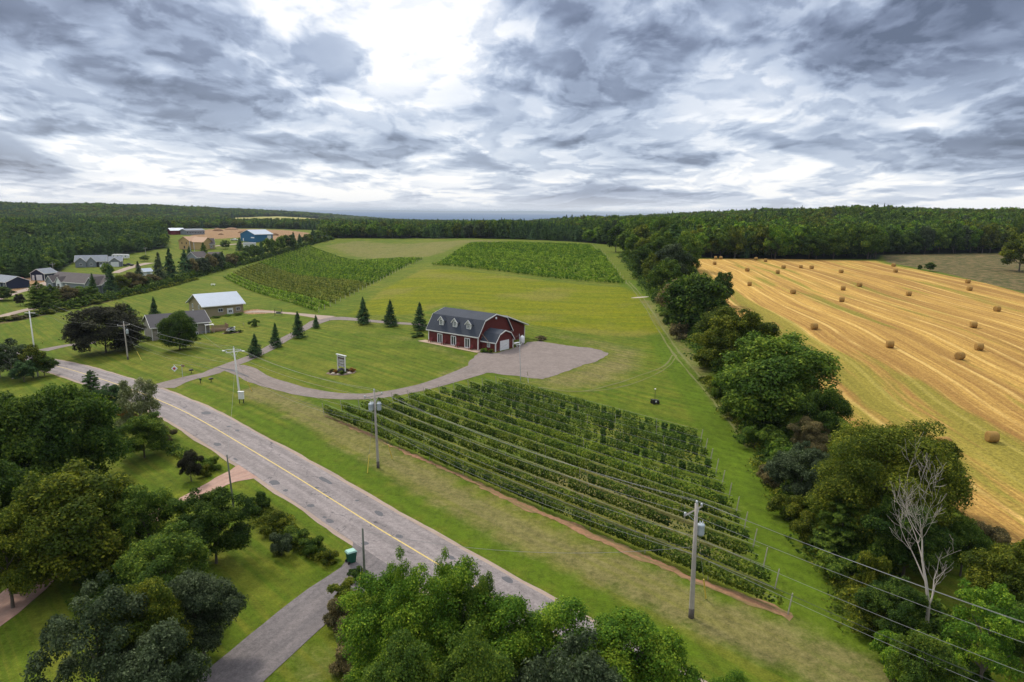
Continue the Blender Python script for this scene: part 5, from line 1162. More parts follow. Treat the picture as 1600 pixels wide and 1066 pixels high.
for k in range(3): MB().tube([(k * 1.1, 0, 0), (k * 1.1, 0, 0.95 + 0.7 * k)], 0.05, 5).build('rail_post', M['deckwood'], rl)

# ---- tan steel building with white roof
e, L = frame_at('tan_workshop', 'long tan workshop with white metal roof and white door', 'workshop', (319, 497.5), (380, 487.5))
gable(e, L, 12.0, 3.8, 2.9, 'tan', 'metal_roof', oh=0.7)
for a, w_ in ((L * 0.42, 1.5), (L * 0.87, 1.3)): window(e, 'f', a, 1.5, w_, 1.1, 0, bars=0)
slab_door(e, 'f', L * 0.66, 0.05, 1.7, 2.3, 0); window(e, 'f', L * 0.66, 1.1, 1.2, 0.8, -0.08, 'door_window', mull=1, bars=0)
window(e, 'l', 8.8, 2.4, 0.9, 1.2, 0, bars=0); window(e, 'l', 3.6, 2.5, 0.9, 1.2, 0, bars=0); slab_door(e, 'l', 8.6, 0, 1.0, 1.7, 0)
corner_boards(e, [(0, 0), (L, 0)], 3.5, -0.6, 0.12, 'tan')
# ---- split-level house
e, L = frame_at('split_level_house', 'grey split-level house with dark shingle roof and white trim, behind the round tree', 'house', (238.8, 533), (327, 519))
gable(e, L * 0.55, 12.5, 3.4, 2.4, 'taupe', 'dark_shingle', oh=0.45)
gable(e, L * 0.45, 13.4, 3.9, 2.2, 'taupe', 'dark_shingle', x0=L * 0.55 + 0.01, y0=-0.5, oh=0.45)
corner_boards(e, [(0, 0), (0, 12.5), (L * 1.0, -0.5)], 3.3, -0.8)
window(e, 'f', 1.9, 2.0, 1.4, 1.1, 0, bars=0); window(e, 'f', 2.1, 0.0, 1.1, 1.1, 0, bars=0); window(e, 'f', L * .55 + 2.7, 2.6, 1.2, 1.1, -0.5, bars=0); window(e, 'f', L * .55 + 2.8, 0.35, 1.0, 1.1, -0.5, bars=0)
window(e, 'f', 4.9, 2.0, 1.4, 1.1, 0, bars=0)
lt = MB(); 
for k in range(8): lt.box(L * .55 + 4.0 + k * 0.24, L * .55 + 4.1 + k * 0.24, -0.9, -0.85, 0, 1.5)
lt.box(L * .55 + 3.9, L * .55 + 6.0, -0.93, -0.91, 1.45, 1.6).build('lattice_screen', M['steel'], e)
pc = MB().box(L - 1.3, L + 0.9, -1.9, -0.51, 3.15, 3.3).box(L + 0.7, L + 0.86, -1.9, -1.74, 0, 3.15).box(L - 1.3, L - 1.14, -1.9, -1.74, 0, 3.15).build('porch', M['trim'], e)
dk = empty('wooden_deck', 'reddish wooden deck with board fence at the right end of the split-level house', 'deck', (*P(331, 520), Tf(*P(331, 520))), e.rotation_euler.z)
MB().box(0, 4.2, 0, 3.2, 0.55, 0.65).build('deck_floor', M['deckwood'], dk)
fb = MB()
for k in range(20): fb.box(0.02 + k * 0.21, 0.19 + k * 0.21, -0.06, -0.02, 0.2, 1.9)
for k in range(15): fb.box(4.22, 4.26, 0.02 + k * 0.21, 0.19 + k * 0.21, 0.2, 1.9)
fb.build('board_fence', M['deckwood'], dk)
for x_, y_ in ((0.05, 0.05), (4.15, 0.05), (4.15, 3.1), (0.05, 3.1)): MB().box(x_ - .05, x_ + .05, y_ + 0.01, y_ + .11, -0.3, 2.0).build('deck_post', M['deckwood'], dk)
# ---- village houses
e, L = frame_at('navy_garage', 'navy blue garage with white door and pale grey roof', 'garage', (49, 438), (70, 438.5))
e.scale.z = 1.12
gable(e, L, 8.0, 2.9, 1.7, 'navy', 'grey_shingle', axis='y', oh=0.4); slab_door(e, 'f', L * .62, 0, 2.8, 2.2, 0, 'garage_door'); slab_door(e, 'f', L * .17, 0, 0.9, 2.0, 0); corner_boards(e, [(0, 0), (L, 0)], 2.7); window(e, 'r', 4, 0.9, 1, 1, L, bars=0)
e, L = frame_at('navy_house', 'navy house with white window, cut by the left edge of the photo', 'house', (-40, 446), (10, 452))
gable(e, L, 9.0, 2.9, 2.0, 'navy', 'grey_shingle'); corner_boards(e, [(L, 0)], 2.7); window(e, 'f', L - 1.6, 0.9, 1.1, 1.2, 0, bars=0); window(e, 'f', L - 5, 0.9, 1.1, 1.2, 0, bars=0)
e, L = frame_at('brown_roofed_bungalow', 'long bungalow with brown-grey roof, small dormers and white gables behind the hedgerow', 'house', (77, 452), (160, 459))
e.scale.z = 1.3
gable(e, L, 9.5, 2.8, 2.4, 'greyblue', 'brown_shingle'); gable(e, 4.2, 5.0, 2.7, 1.7, 'greyblue', 'brown_shingle', x0=0.6, y0=-1.4, axis='y', oh=0.3); gable(e, 5.6, 6.0, 2.7, 2.2, 'greyblue', 'brown_shingle', x0=L - 6.4, y0=-2.2, axis='y', oh=0.3)
gable(e, 3.2, 4.0, 2.75, 1.4, 'white', 'brown_shingle', x0=6.0, y0=-0.9, axis='y', oh=0.25)
window(e, 'f', 2.7, 0.8, 1.6, 1.2, -1.4, bars=0); window(e, 'f', L - 3.6, 0.8, 2.0, 1.3, -2.2, bars=0); window(e, 'f', 7.6, 0.8, 1.5, 1.4, -0.9, bars=0); slab_door(e, 'f', 11.0, 0, 1.0, 2.0, 0)
e, L = frame_at('grey_bungalow', 'pale grey bungalow with white porch and attached garage before the plantation', 'house', (118, 418), (191, 416.5))
e.scale.z = 1.2
gable(e, L * 0.66, 9.5, 2.8, 2.5, 'greyblue', 'grey_shingle'); gable(e, L * .34 - .02, 8.0, 2.7, 1.9, 'greyblue', 'grey_shingle', x0=L * .66 + .01, y0=0.6)
gable(e, 5.2, 5.0, 2.75, 1.9, 'greyblue', 'grey_shingle', x0=0.3, y0=-1.6, axis='y', oh=0.35); gable(e, 4.6, 5.0, 2.75, 2.1, 'greyblue', 'grey_shingle', x0=5.7, y0=-0.9, axis='y', oh=0.35); gable(e, 5.4, 5.0, 2.6, 1.8, 'greyblue', 'grey_shingle', x0=L - 6.2, y0=-1.5, axis='y', oh=0.35)
window(e, 'f', 2.9, 0.8, 1.3, 1.2, -1.6, bars=0); window(e, 'f', 8.0, 0.8, 1.3, 1.2, -0.9, bars=0); slab_door(e, 'f', L - 3.5, 0, 3.8, 2.2, -1.5, 'garage_door'); slab_door(e, 'f', 11.2, 0, 1.1, 2.1, 0, mat='black')
pc = MB().box(12.0, L * .66 - .3, -1.2, -0.02, 0, 0.9).build('porch_wall', M['white'], e)
for k in range(4): window(e, 'f', 12.8 + k * 1.5, 1.0, 1.3, 1.3, -0.02, bars=0)
e, L = frame_at('crimson_barn', 'crimson barn with pale metal roof at the edge of the building site', 'barn', (267, 367), (289, 366.5))
e.scale.z = 0.9
gable(e, L, 12, 4.2, 2.2, 'crimson', 'metal_roof'); slab_door(e, 'f', L * .5, 0, 3.5, 3, 0, 'sliding_door', 'darkred')
e, L = frame_at('long_grey_building', 'long low grey building with a row of windows right of the crimson barn', 'building', (291, 367.3), (320, 366.3))
gable(e, L, 10, 4.0, 1.2, 'greyblue', 'grey_shingle')
for k in range(7): window(e, 'f', L * (k + .5) / 7, 1.3, L / 12, 1.6, 0, bars=0, mull=0)
e, L = frame_at('unfinished_house', 'unfinished two-storey house in bare yellow sheathing board', 'house', (280, 389), (297, 390))
e.scale.z = 1.15
gable(e, L, 12, 5.4, 2.6, 'osb', 'osb_roof', axis='y', oh=0.5, fascia='osb'); gable(e, 11, 9, 4.9, 2.8, 'osb', 'osb_roof', x0=L + .01, y0=1.5, oh=0.5, fascia='osb'); window(e, 'f', L * .3, 3.2, 1.1, 1.5, 0, mull=0, frame='osb', bars=0); window(e, 'f', L * .7, 3.2, 1.1, 1.5, 0, mull=0, frame='osb', bars=0); window(e, 'f', L * .5, 0.5, 1.4, 1.8, 0, mull=0, frame='osb', bars=0)
e, L = frame_at('brown_bungalow', 'brown-roofed bungalow right of the unfinished house', 'house', (314, 390), (336, 389))
e.scale.z = 1.35
gable(e, L, 9, 3.0, 2.8, 'tan', 'brown_shingle'); window(e, 'f', L * .3, 0.9, 1.4, 1.2, 0); window(e, 'f', L * .75, 0.9, 1.4, 1.2, 0)
e, L = frame_at('blue_barn', 'bright blue metal barn with white roof and white end door', 'barn', (376, 376.5), (399, 379))
e.scale.z = 1.28
gable(e, L, 17, 5.0, 2.6, 'blue', 'metal_roof', axis='y', oh=0.5); slab_door(e, 'r', 13.5, 0, 3.6, 4.0, L, 'sliding_door'); corner_boards(e, [(L, 0)], 4.8, mat='blue')
MB().box(L * .72, L * .95, -0.08, -0.02, 2.6, 3.3).build('sign_board', M['white'], e); slab_door(e, 'f', L * .2, 0, 1.1, 2.2, 0)
e, L = frame_at('white_trailer_house', 'white site trailer with grey roof in front of the blue barn', 'trailer', (382, 388.5), (400, 387.5))
e.scale.z = 1.25
gable(e, L, 3.5, 2.9, 0.5, 'white', 'grey_shingle', oh=0.2)
for k in (0.2, 0.5, 0.8): window(e, 'f', L * k, 1.1, 0.9, 0.9, 0, mull=0, bars=0)
e, L = frame_at('brown_cottage', 'grey-brown roofed house half hidden behind the left hedgerow, left of its neighbour', 'house', (292, 410), (308, 411))
e.scale.z = 1.2
gable(e, L, 9, 2.9, 2.6, 'greyblue', 'brown_shingle', axis='y'); window(e, 'f', L * .5, 0.8, 1.6, 1.3, 0)
e, L = frame_at('hip_roofed_cottage', 'brown-walled house half hidden behind the left hedgerow, near the vineyard corner', 'house', (324, 411), (344, 411))
e.scale.z = 1.15
gable(e, L, 10, 2.8, 2.7, 'deckwood', 'brown_shingle'); gable(e, L * .4, 4, 2.8, 2.0, 'deckwood', 'brown_shingle', x0=L * .5, y0=-1.5, axis='y'); window(e, 'f', L * .25, 0.8, 1.6, 1.3, 0)
e, L = frame_at('white_shed', 'white shed showing between the hedgerow trees', 'shed', (226, 432), (239, 431))
gable(e, L, 4, 2.4, 1.3, 'white', 'metal_roof'); slab_door(e, 'f', L * .5, 0, 1.2, 1.9, 0, mat='galv')
# mounds and rubble on the building site
for i, (a, b_, w_, h_) in enumerate([(340, 361, 16, 3.2), (362, 359, 22, 2.5), (378, 364, 14, 2.2), (430, 368, 12, 2.4), (452, 370, 15, 2.0), (345, 367, 9, 1.6)]):
    x, y = P(a, b_); d = proj(x, y, 0)[2]; rr = w_ / F * d / 2; rg = random.Random(i)
    o = MB().lathe([(rr, -0.5), (rr * .85, h_ * .35), (rr * .5, h_ * .8), (rr * .2, h_), (0.1, h_ * 1.02)], 16, jit=0.12, rng=rg).build('earth_mound', M['redsoil'], None, True); o.location = (x, y, Tf(x, y)); o.rotation_euler.z = i
    tag(o, ['broad', 'long pale', 'rounded', 'small steep', 'low', 'smallest'][i] + ' heap of bare earth on the building site, ' + ORD[i] + ' from the crimson barn', 'earth mound', 'earth heaps on the building site')
# ---- vehicles
def truck(px_, py_, rz, body, label, name='pickup_truck', L=5.4, cat='pickup truck'):
    x, y = P(px_, py_); t_ = empty(name, label, cat, (x, y, Tf(x, y) + 0.02), rz); w_ = 0.95
    MB().extrude_y([(-L / 2, 0.45), (L / 2, 0.45), (L / 2, 1.0), (L / 2 - 0.1, 1.12), (L * .2, 1.18), (-L / 2, 1.15)], -w_, w_).build('body', M[body], t_)
    MB().extrude_y([(-L * .14, 1.17), (L * .22, 1.17), (L * .12, 1.72), (-L * .12, 1.75)], -w_ * .88, w_ * .88).build('cab', M[body], t_)
    MB().box(-L * .10, L * .11, -w_ * .895, w_ * .895, 1.3, 1.62).build('side_window', M['glass'], t_)
    MB().box(-L / 2 + .1, -L * .16, -w_ * .8, w_ * .8, 1.155, 1.165).build('load_bed', M['black'], t_)
    for sx in (-1, 1):
        for sy in (-1, 1):
            wh = MB().lathe([(0.1, -0.11), (0.38, -0.1), (0.38, 0.1), (0.1, 0.11)], 14).build('wheel', M['tyre'], t_); wh.location = (sx * L * .31, sy * w_, 0.38); wh.rotation_euler = (R(90), 0, 0)
    return t_
truck(201, 416, 0.15, 'black', 'black pickup truck parked right of the grey bungalow garage')
truck(33, 440, -0.2, 'red', 'red farm truck parked on the bare red yard', 'farm_truck', cat='truck')
truck(366, 376, 0.1, 'white', 'white van parked left of the blue barn', 'parked_van', cat='van')
x, y = P(189, 405); t_ = empty('travel_trailer', 'long white travel trailer behind the grey bungalow', 'camper', (x, y, Tf(x, y)), 0.05)
MB().extrude_y([(-5.0, 0.7), (5.0, 0.7), (5.15, 2.2), (4.8, 3.1), (-4.8, 3.15), (-5.1, 2.6)], -1.2, 1.2).build('body', M['white'], t_)
for k in (-3.9, -1.2, 1.4, 3.6): MB().box(k - .4, k + .4, -1.24, -1.205, 1.7, 2.3).build('window', M['glass'], t_)
MB().box(0.1, 0.75, -1.245, -1.21, 0.8, 2.5).build('door', M['galv'], t_)
for k in (-0.6, 0.6): wh = MB().lathe([(0.1, -0.1), (0.36, -0.1), (0.36, 0.1), (0.1, 0.1)], 12).build('wheel', M['tyre'], t_); wh.location = (k, -1.1, 0.36); wh.rotation_euler = (R(90), 0, 0)
# ------------------------------------------------------------------ utility poles and lines
LD = Vector((0.703, -0.711, 0)); AD = Vector((0.711, 0.703, 0))     # along the line, along the cross-arms
POLE = {}
def top_at(x, y, px, py):
    d = ray(px, py); t_ = y / d[1]; return Vector((t_ * d[0], y, CH + t_ * d[2]))
def upole(key, base, topp, label, arms=True, cans=0, mat='wood', r_=0.16, footing='darkwood', side=1):
    x, y = base if isinstance(base, tuple) and abs(base[0]) < 400 and topp is None else P(*base)
    o = Vector((x, y, Tf(x, y))); tv = (o + Vector((0, 0, 9.2))) if topp is None else top_at(x, y, *topp)
    e = empty('utility_pole', label, 'utility pole', o, 0, 'utility poles')
    v = tv - o; at = lambda h_: v * (1 - h_ / v.length)               # h_ metres below the top
    MB().tube([(0, 0, -0.4), v * 0.10, v * 0.5, v], [r_ * 1.1, r_ * 1.05, r_ * .85, r_ * .66], 10).build('pole', M[mat], e, True)
    if footing: MB().tube([(0, 0, -0.3), v * 0.085], [r_ * 1.16, r_ * 1.12], 10).build('tarred_foot', M[footing], e, True)
    if arms:
        c = at(0.65) - LD * (r_ + .04); MB().tube([c - AD * 1.25, c + AD * 1.25], 0.075, 4).build('crossarm', M[mat], e)
        MB().tube([c + AD * 0.8 , at(1.45)], 0.02, 4).tube([c - AD * 0.8, at(1.45)], 0.02, 4).build('arm_brace', M['galv'], e)
        for s_ in (-1.15, 1.15):
            q = c + AD * s_; MB().lathe([(0.03, 0.05), (0.09, 0.08), (0.06, 0.14), (0.10, 0.18), (0.05, 0.27)], 10, q).build('insulator', M['porcelain'], e, True)
        MB().lathe([(0.03, 0.0), (0.09, 0.05), (0.06, 0.11), (0.10, 0.15), (0.05, 0.25)], 10, v).build('insulator', M['porcelain'], e, True)
    for k in range(cans):
        ang = {1: [20], 3: [200, 150, 20]}[cans][k]; dv = Vector((math.cos(R(ang)), math.sin(R(ang)), 0)); c = at(2.1 if cans == 1 else 1.9) + dv * 0.48
        q = MB().lathe([(0.05, -0.45), (0.25, -0.44), (0.27, -0.3), (0.27, 0.32), (0.29, 0.36), (0.22, 0.44), (0.05, 0.46)], 16, c).build('transformer', M['galv'], e, True)
        for s_ in (-.1, .1): MB().lathe([(0.03, 0.42), (0.05, 0.5), (0.03, 0.66)], 8, c + Vector((s_, 0, 0))).build('bushing', M['porcelain'], q)
        MB().tube([c - dv * .3, c - dv * .5], 0.05, 5).build('bracket', M['steel'], q)
    POLE[key] = (o, v, at); return e
upole('near', (1080, 965), (1088.5, 787), 'nearest utility pole, at the right between the verge and the vines, with one grey can', cans=1, r_=0.19)
upole('mid', (591, 731), (584.5, 611), 'utility pole with three grey cans beside the first vine row', cans=3)
upole('drive', (375, 622), (365, 544), 'utility pole with lamp arms at the drive junction beside a white box', mat='trim', footing='wood')
upole('house', (200, 562), (193, 504), 'utility pole in front of the purple maple', cans=1)
upole('left', (59.5, 588), (45.5, 486), 'pale leaning utility pole rising out of the roadside trees at the left', arms=False, mat='trim', footing=None, r_=0.15)
MB().tube([POLE['left'][1] * 0.97 - Vector((1.0, 0, 0)), POLE['left'][1] * 0.97 + Vector((1.2, 0, 0))], 0.05, 4).build('crossarm', M['trim'], bpy.data.objects['utility_pole.004'])
upole('ra', (46, 16), None, 'utility pole past the right edge of the view, carrying the roadside wires on')
upole('rb', (-123, 190), None, 'utility pole outside the photo, beyond the purple maple') if False else None
upole('svc1', (365, 792), (354.5, 711), 'thin grey-green service pole beside the red gravel drive', arms=False, mat='greywood', footing=None, r_=0.10)
upole('svc2', (570.5, 920), (566.5, 826), 'thin grey-green service pole beside the asphalt drive and green bin', arms=False, mat='greywood', footing=None, r_=0.11)
upole('yard', (813.5, 596), (811.5, 522), 'slender grey pole at the edge of the gravel yard', arms=False, mat='galv', footing=None, r_=0.05)
upole('far1', (84, 427), (81.5, 411), 'far utility pole above the navy garage', r_=0.14)
upole('far2', (228, 399), (226.5, 386.5), 'far utility pole on the lawn beyond the grey spruce', r_=0.14)
upole('far3', (299, 402), (296, 376), 'left of two far poles in front of the unfinished house', arms=False, mat='galv', r_=0.16)
upole('far4', (305, 402), (302.5, 379), 'right of two far poles in front of the unfinished house', arms=False, mat='galv', r_=0.16)
def wire(pts, sag, r_, mat, label, name='power_line', group='power lines along the road'):
    mb = MB()
    for a, b in zip(pts[:-1], pts[1:]):
        n = 14; mb.tube([a + (b - a) * (k / n) - Vector((0, 0, sag * 4 * (k / n) * (1 - k / n))) for k in range(n + 1)], r_, 4, cap=False)
    return tag(mb.build(name, M[mat], None, True, False), label, 'power line' if name == 'power_line' else 'cable', group)
ext = Vector((-131, 193, -7 + 9.2))
def ptl(h_, side=0.0, up_=0.0):
    out = [ext + AD * side - Vector((0, 0, h_))]
    for k in ('house', 'drive', 'mid', 'near', 'ra'):
        o, v, at = POLE[k]; out.append(o + at(max(h_, 0)) + AD * side + Vector((0, 0, up_)) - (LD * 0.2 if side else LD * 0))
    out.append(out[-1] + LD * 42); return out
wire(ptl(0, 0, 0.25), 0.9, 0.0125, 'wire', 'topmost bare wire of the roadside line, carried on the pole tops')
wire(ptl(0.65, 1.15, 0.27), 0.8, 0.0125, 'wire', 'bare wire on the field ends of the cross-arms')
wire(ptl(0.65, -1.15, 0.27), 0.8, 0.0125, 'wire', 'bare wire on the road ends of the cross-arms')
wire(ptl(2.6, 0.0, 0.0), 0.9, 0.0125, 'wire', 'neutral wire below the cross-arms of the roadside line')
wire(ptl(3.7, 0.0, 0.0), 1.0, 0.017, 'blackwire', 'upper dark telephone cable low on the roadside poles', 'telephone_cable')
wire(ptl(4.0, 0.0, 0.0), 1.15, 0.0125, 'wire', 'lower grey telephone cable low on the roadside poles', 'telephone_cable')
TP = lambda k, h_: POLE[k][0] + POLE[k][2](h_)
wire([TP('house', 1.0), TP('left', 0.3)], 0.6, 0.0125, 'wire', 'service wire crossing the road to the leaning pole')
wire([TP('drive', 2.0), TP('svc1', 0.2)], 0.7, 0.0125, 'wire', 'service wire crossing the road to the pole by the red gravel drive')
wire([TP('near', 3.4), TP('svc2', 0.2)], 1.1, 0.0125, 'wire', 'thin service wire crossing the road to the pole by the green bin')
wire([TP('mid', 2.2), TP('yard', 0.1)], 1.2, 0.013, 'wire', 'thin service wire from the three-can pole to the gravel yard')
hr = bpy.data.objects['split_level_house'].matrix_basis @ Vector((8, 4, 6.2))
wire([TP('drive', 1.6), hr], 0.9, 0.0125, 'wire', 'service wire from the junction pole to the split-level house')
# lamp arms on the junction pole
dp = [o for o in bpy.data.objects if o.get('label', '').startswith('utility pole with lamp arms')][0]
for s_ in (-1, 1):
    a = POLE['drive'][2](0.35); q = a + Vector((s_ * 1.6, -0.2, -0.05)); m_ = MB().tube([a, a + Vector((s_ * 0.9, -0.1, 0.12)), q], 0.045, 5).build('lamp_arm', M['galv'], dp)
    MB().lathe([(0.03, 0.06), (0.16, 0.02), (0.2, -0.06), (0.1, -0.12)], 12, q, 1.4, 0.8).build('lamp_head', M['porcelain'], m_)
# guy wires with yellow guards
def guy(pole, h_, foot, gtop, label):
    a = TP(pole, h_); b = P(*foot); b = Vector((b[0], b[1], Tf(*b))); e = empty('guy_wire', label, 'guy wire', b, 0, 'guy wires with yellow guards')
    v = a - b; MB().tube([(0, 0, 0), v], 0.012, 4).build('stay', M['wire'], e); u = v.normalized()
    MB().tube([u * 0.05, u * 2.2], 0.055, 6).build('guard', M['yellow'], e)
guy('mid', 0.8, (613, 717), None, 'guy wire with yellow guard on the vine side of the three-can pole')
guy('mid', 0.8, (574, 740), None, 'guy wire with yellow guard on the road side of the three-can pole')
guy('near', 0.8, (1103, 936), None, 'guy wire with yellow guard between the nearest pole and the soil strip')
guy('drive', 0.8, (394, 612), None, 'guy wire with yellow guard right of the junction pole')
guy('house', 0.8, (221, 563), None, 'guy wire with yellow guard right of the pole by the purple maple')
guy('svc2', 0.8, (560, 941), None, 'guy wire with yellow guard in the bushes beside the service pole')
guy('left', 0.8, (67, 536), None, 'guy wire with yellow guard left of the house drive')
def stake(px_, py_, top, label, mat='trim', r_=0.05):
    x, y = P(px_, py_); h = rise(x, y, top); e = empty('marker_stake', label, 'stake', (x, y, Tf(x, y)), 0.2)
    MB().tube([(0, 0, -0.1), (-0.12, 0, h * .6), (-0.26, 0.02, h)], [r_, r_, r_ * .7], 6).build('shaft', M[mat], e); MB().tube([(-0.12, 0, h * .6), (-0.26, 0.02, h)], [r_ * 1.3, r_ * 1.3], 6).build('sleeve', M['stone'], e)
stake(825.5, 598, 580, 'pale leaning stake at the gravel edge above the vines')
stake(382, 512, 505, 'short dark post alone on the lawn by the deck', 'deckwood')
# white meter box beside the junction pole
x, y = P(375, 629); e = empty('meter_box', 'white meter box on a short dark stand beside the junction pole', 'meter box', (x + .5, y - .6, Tf(x, y)), 0.1)
MB().box(-0.42, 0.42, -0.15, 0.15, 0.75, 1.95).box(-0.46, 0.46, -0.2, 0.2, 1.955, 2.0).build('cabinet', M['white'], e); MB().box(-0.36, 0.36, -0.17, -0.152, 0.85, 1.85).build('cabinet_door', M['trim'], e)
for s_ in (-.3, .3): MB().box(s_ - .05, s_ + .05, -.05, .05, -0.1, 0.75).build('stand', M['black'], e)
# ------------------------------------------------------------------ sign on the lawn
a = P(528.4, 581); b = P(539.6, 583.5); x, y = a; rz = math.atan2(b[1] - a[1], b[0] - a[0]); Ls = math.hypot(b[0] - a[0], b[1] - a[1]); H_ = rise(x, y, 554.5)
e = empty('roadside_sign', 'tall white-posted sign of dark boards with rows of pale lettering on the lawn', 'sign', (x, y, Tf(x, y)), rz)
for xx in (0, Ls): MB().box(xx - .09, xx + .09, -.09, .09, -0.2, H_).build('post', M['trim'], e)
MB().box(-0.35, Ls + .35, -.12, .12, H_ + .003, H_ + .17).build('top_beam', M['white'], e)
rg = random.Random(2); zb = H_ - 0.12; hs = (H_ * .62) / 4
for k in range(4):
    p_ = MB().box(0.1, Ls - .1, -.03, .03, zb - hs + .05, zb).build('sign_board', M['signface'], e); lt = MB()
    for r_ in range(2 if k else 1):
        xx = 0.16 + rg.uniform(0, .1); z_ = zb - 0.08 - r_ * hs * .42
        while xx < Ls - .3:
            w_ = rg.uniform(.05, .11); lt.box(xx, xx + w_, -.045, -.032, z_ - hs * .24, z_); xx += w_ + .035
    lt.build('lettering', M['white'], p_); zb -= hs
px2 = ((a[0] + b[0]) / 2, (a[1] + b[1]) / 2)
def disc(name, cx, cy, r1, r2, mat, dz, n=22, jit=.1, seed=1, rz=0.0, cell=2.5):
    rg = random.Random(seed); pts = []
    for k in range(n):
        q = 2 * math.pi * k / n; j = 1 + rg.uniform(-jit, jit); u_, v_ = r1 * j * math.cos(q), r2 * j * math.sin(q)
        pts.append((cx + u_ * math.cos(rz) - v_ * math.sin(rz), cy + u_ * math.sin(rz) + v_ * math.cos(rz)))
    return sheet(name, pts, M[mat], dz, cell, True)
disc('flower_bed', px2[0], px2[1] - .3, 2.7, 1.9, 'dirt', .05)
bl = MB().lathe([(0.05, -.1), (0.5, 0), (0.62, .35), (0.5, .75), (0.2, .98), (0.03, 1.0)], 14, jit=.08, rng=random.Random(4)).build('boulder', plain('dark_rock', (0.045, 0.045, 0.05), .8, .3), None, True)
bl.location = (px2[0], px2[1] - .35, Tf(*px2)); bl.scale = (1.2, .8, 1); tag(bl, 'dark rounded boulder at the foot of the sign', 'boulder')
for i, (ox, oy, s_, lb) in enumerate([(-1.3, -1.2, .45, 'pale flat stone at the left front of the sign bed'), (-.2, -1.6, .4, 'pale stone at the front of the sign bed'), (1.6, -.7, .5, 'pale stone at the right of the sign bed'), (.9, -1.2, .3, 'small pale stone right of the front of the sign bed')]):
    st = MB().lathe([(0.05, -.1), (0.9, 0), (0.95, .3), (0.5, .55), (0.03, .6)], 10, jit=.15, rng=random.Random(i)).build('rock', M['stone'], None, True); st.scale = (s_, s_, s_); st.location = (px2[0] + ox, px2[1] + oy, Tf(*px2)); tag(st, lb, 'rock')
for i, (ox, oy, w_, mt, lb) in enumerate([(-1.9, .1, 1.5, 'brown', 'brownish plant at the left end of the sign bed'), (1.9, .4, 1.5, 'rust', 'reddish plant at the right end of the sign bed'), (.3, -1.25, 1.5, 'mid', 'low green plant in front of the sign'), (-.9, -.5, 1.1, 'rust', 'dark red plant left of the boulder'), (1.1, .3, 1.2, 'brown', 'brown plant behind the right sign post')]):
    tree(px2[0] + ox, px2[1] + oy, .8, w_, 'shrub', mt, lb, lod=1, cat='plant', name='garden_plant')
# ------------------------------------------------------------------ small things
x, y = P(549, 879); e = empty('wheeled_bin', 'dark green wheeled bin with a pale lid beside the asphalt drive', 'bin', (x, y, Tf(x, y) + .02), 2.2)
MB().add([(-.26, -.3, .06), (.26, -.3, .06), (.26, .3, .06), (-.26, .3, .06), (-.33, -.4, 1.0), (.33, -.4, 1.0), (.33, .38, 1.0), (-.33, .38, 1.0)], [(0, 3, 2, 1), (4, 5, 6, 7), (0, 1, 5, 4), (1, 2, 6, 5), (2, 3, 7, 6), (3, 0, 4, 7)]).build('body', M['bin'], e)
MB().add([(-.36, -.44, 1.01), (.36, -.44, 1.01), (.36, .44, 1.01), (-.36, .44, 1.01), (-.3, -.3, 1.13), (.3, -.3, 1.13), (.3, .38, 1.13), (-.3, .38, 1.13)], [(0, 3, 2, 1), (4, 5, 6, 7), (0, 1, 5, 4), (1, 2, 6, 5), (2, 3, 7, 6), (3, 0, 4, 7)]).build('lid', M['binlid'], e)
MB().tube([(-.25, .46, .98), (.25, .46, .98)], .025, 6).build('handle', M['bin'], e)
for s_ in (-.3, .3): wh = MB().lathe([(.03, -.04), (.13, -.04), (.13, .04), (.03, .04)], 12).build('wheel', M['tyre'], e); wh.location = (s_, .32, .13); wh.rotation_euler = (0, R(90), 0)
x, y = P(1023, 631); e = empty('wheeled_cart', 'small black wheeled cart with an upright pole alone on the mown grass', 'cart', (x, y, Tf(x, y)), .3)
MB().add([(-.45, -.3, .25), (.45, -.3, .25), (.45, .3, .25), (-.45, .3, .25), (-.6, -.4, .75), (.62, -.4, .6), (.62, .4, .6), (-.6, .4, .75)], [(0, 3, 2, 1), (4, 5, 6, 7), (0, 1, 5, 4), (1, 2, 6, 5), (2, 3, 7, 6), (3, 0, 4, 7)]).build('tray', M['black'], e)
for sx, sy in ((-.35, -.38), (-.35, .38), (.4, -.38), (.4, .38)): wh = MB().lathe([(.03, -.06), (.24, -.06), (.24, .06), (.03, .06)], 12).build('wheel', M['tyre'], e); wh.location = (sx, sy, .24); wh.rotation_euler = (R(90), 0, 0)
hh = rise(x, y, 608); pl = MB().tube([(0, 0, .6), (-.03, 0, hh)], .03, 6).build('mast', M['black'], e); MB().lathe([(.03, -.1), (.12, -.05), (.13, .05), (.03, .12)], 10, (-.03, 0, hh)).build('mast_knob', M['white'], pl)
MB().box(-.15, .1, -.44, -.41, .35, .6).build('plate', M['white'], e)
for i, (px_, py_, top, lb) in enumerate([(313.5, 599, 592, 'dark slim mailbox post at the drive junction'), (330, 597, 592.5, 'squat dark mailbox right of the slim one at the junction'), (299, 583, 578.5, 'dark box on the grass beyond the junction')]):
    x, y = P(px_, py_); h = max(.7, rise(x, y, top)); e = empty('mailbox', lb, 'mailbox', (x, y, Tf(x, y)), .7, 'dark mailboxes at the drive junction')
    MB().box(-.05, .05, -.05, .05, -.1, h * .7).build('post', M['black'], e); w_ = .13 if i == 0 else .38
    MB().extrude_y([(-w_, h * .7), (w_, h * .7), (w_, h * .95), (w_ * .5, h * 1.08), (-w_ * .5, h * 1.08), (-w_, h * .95)], -.25, .25).build('box', M['black'], e)
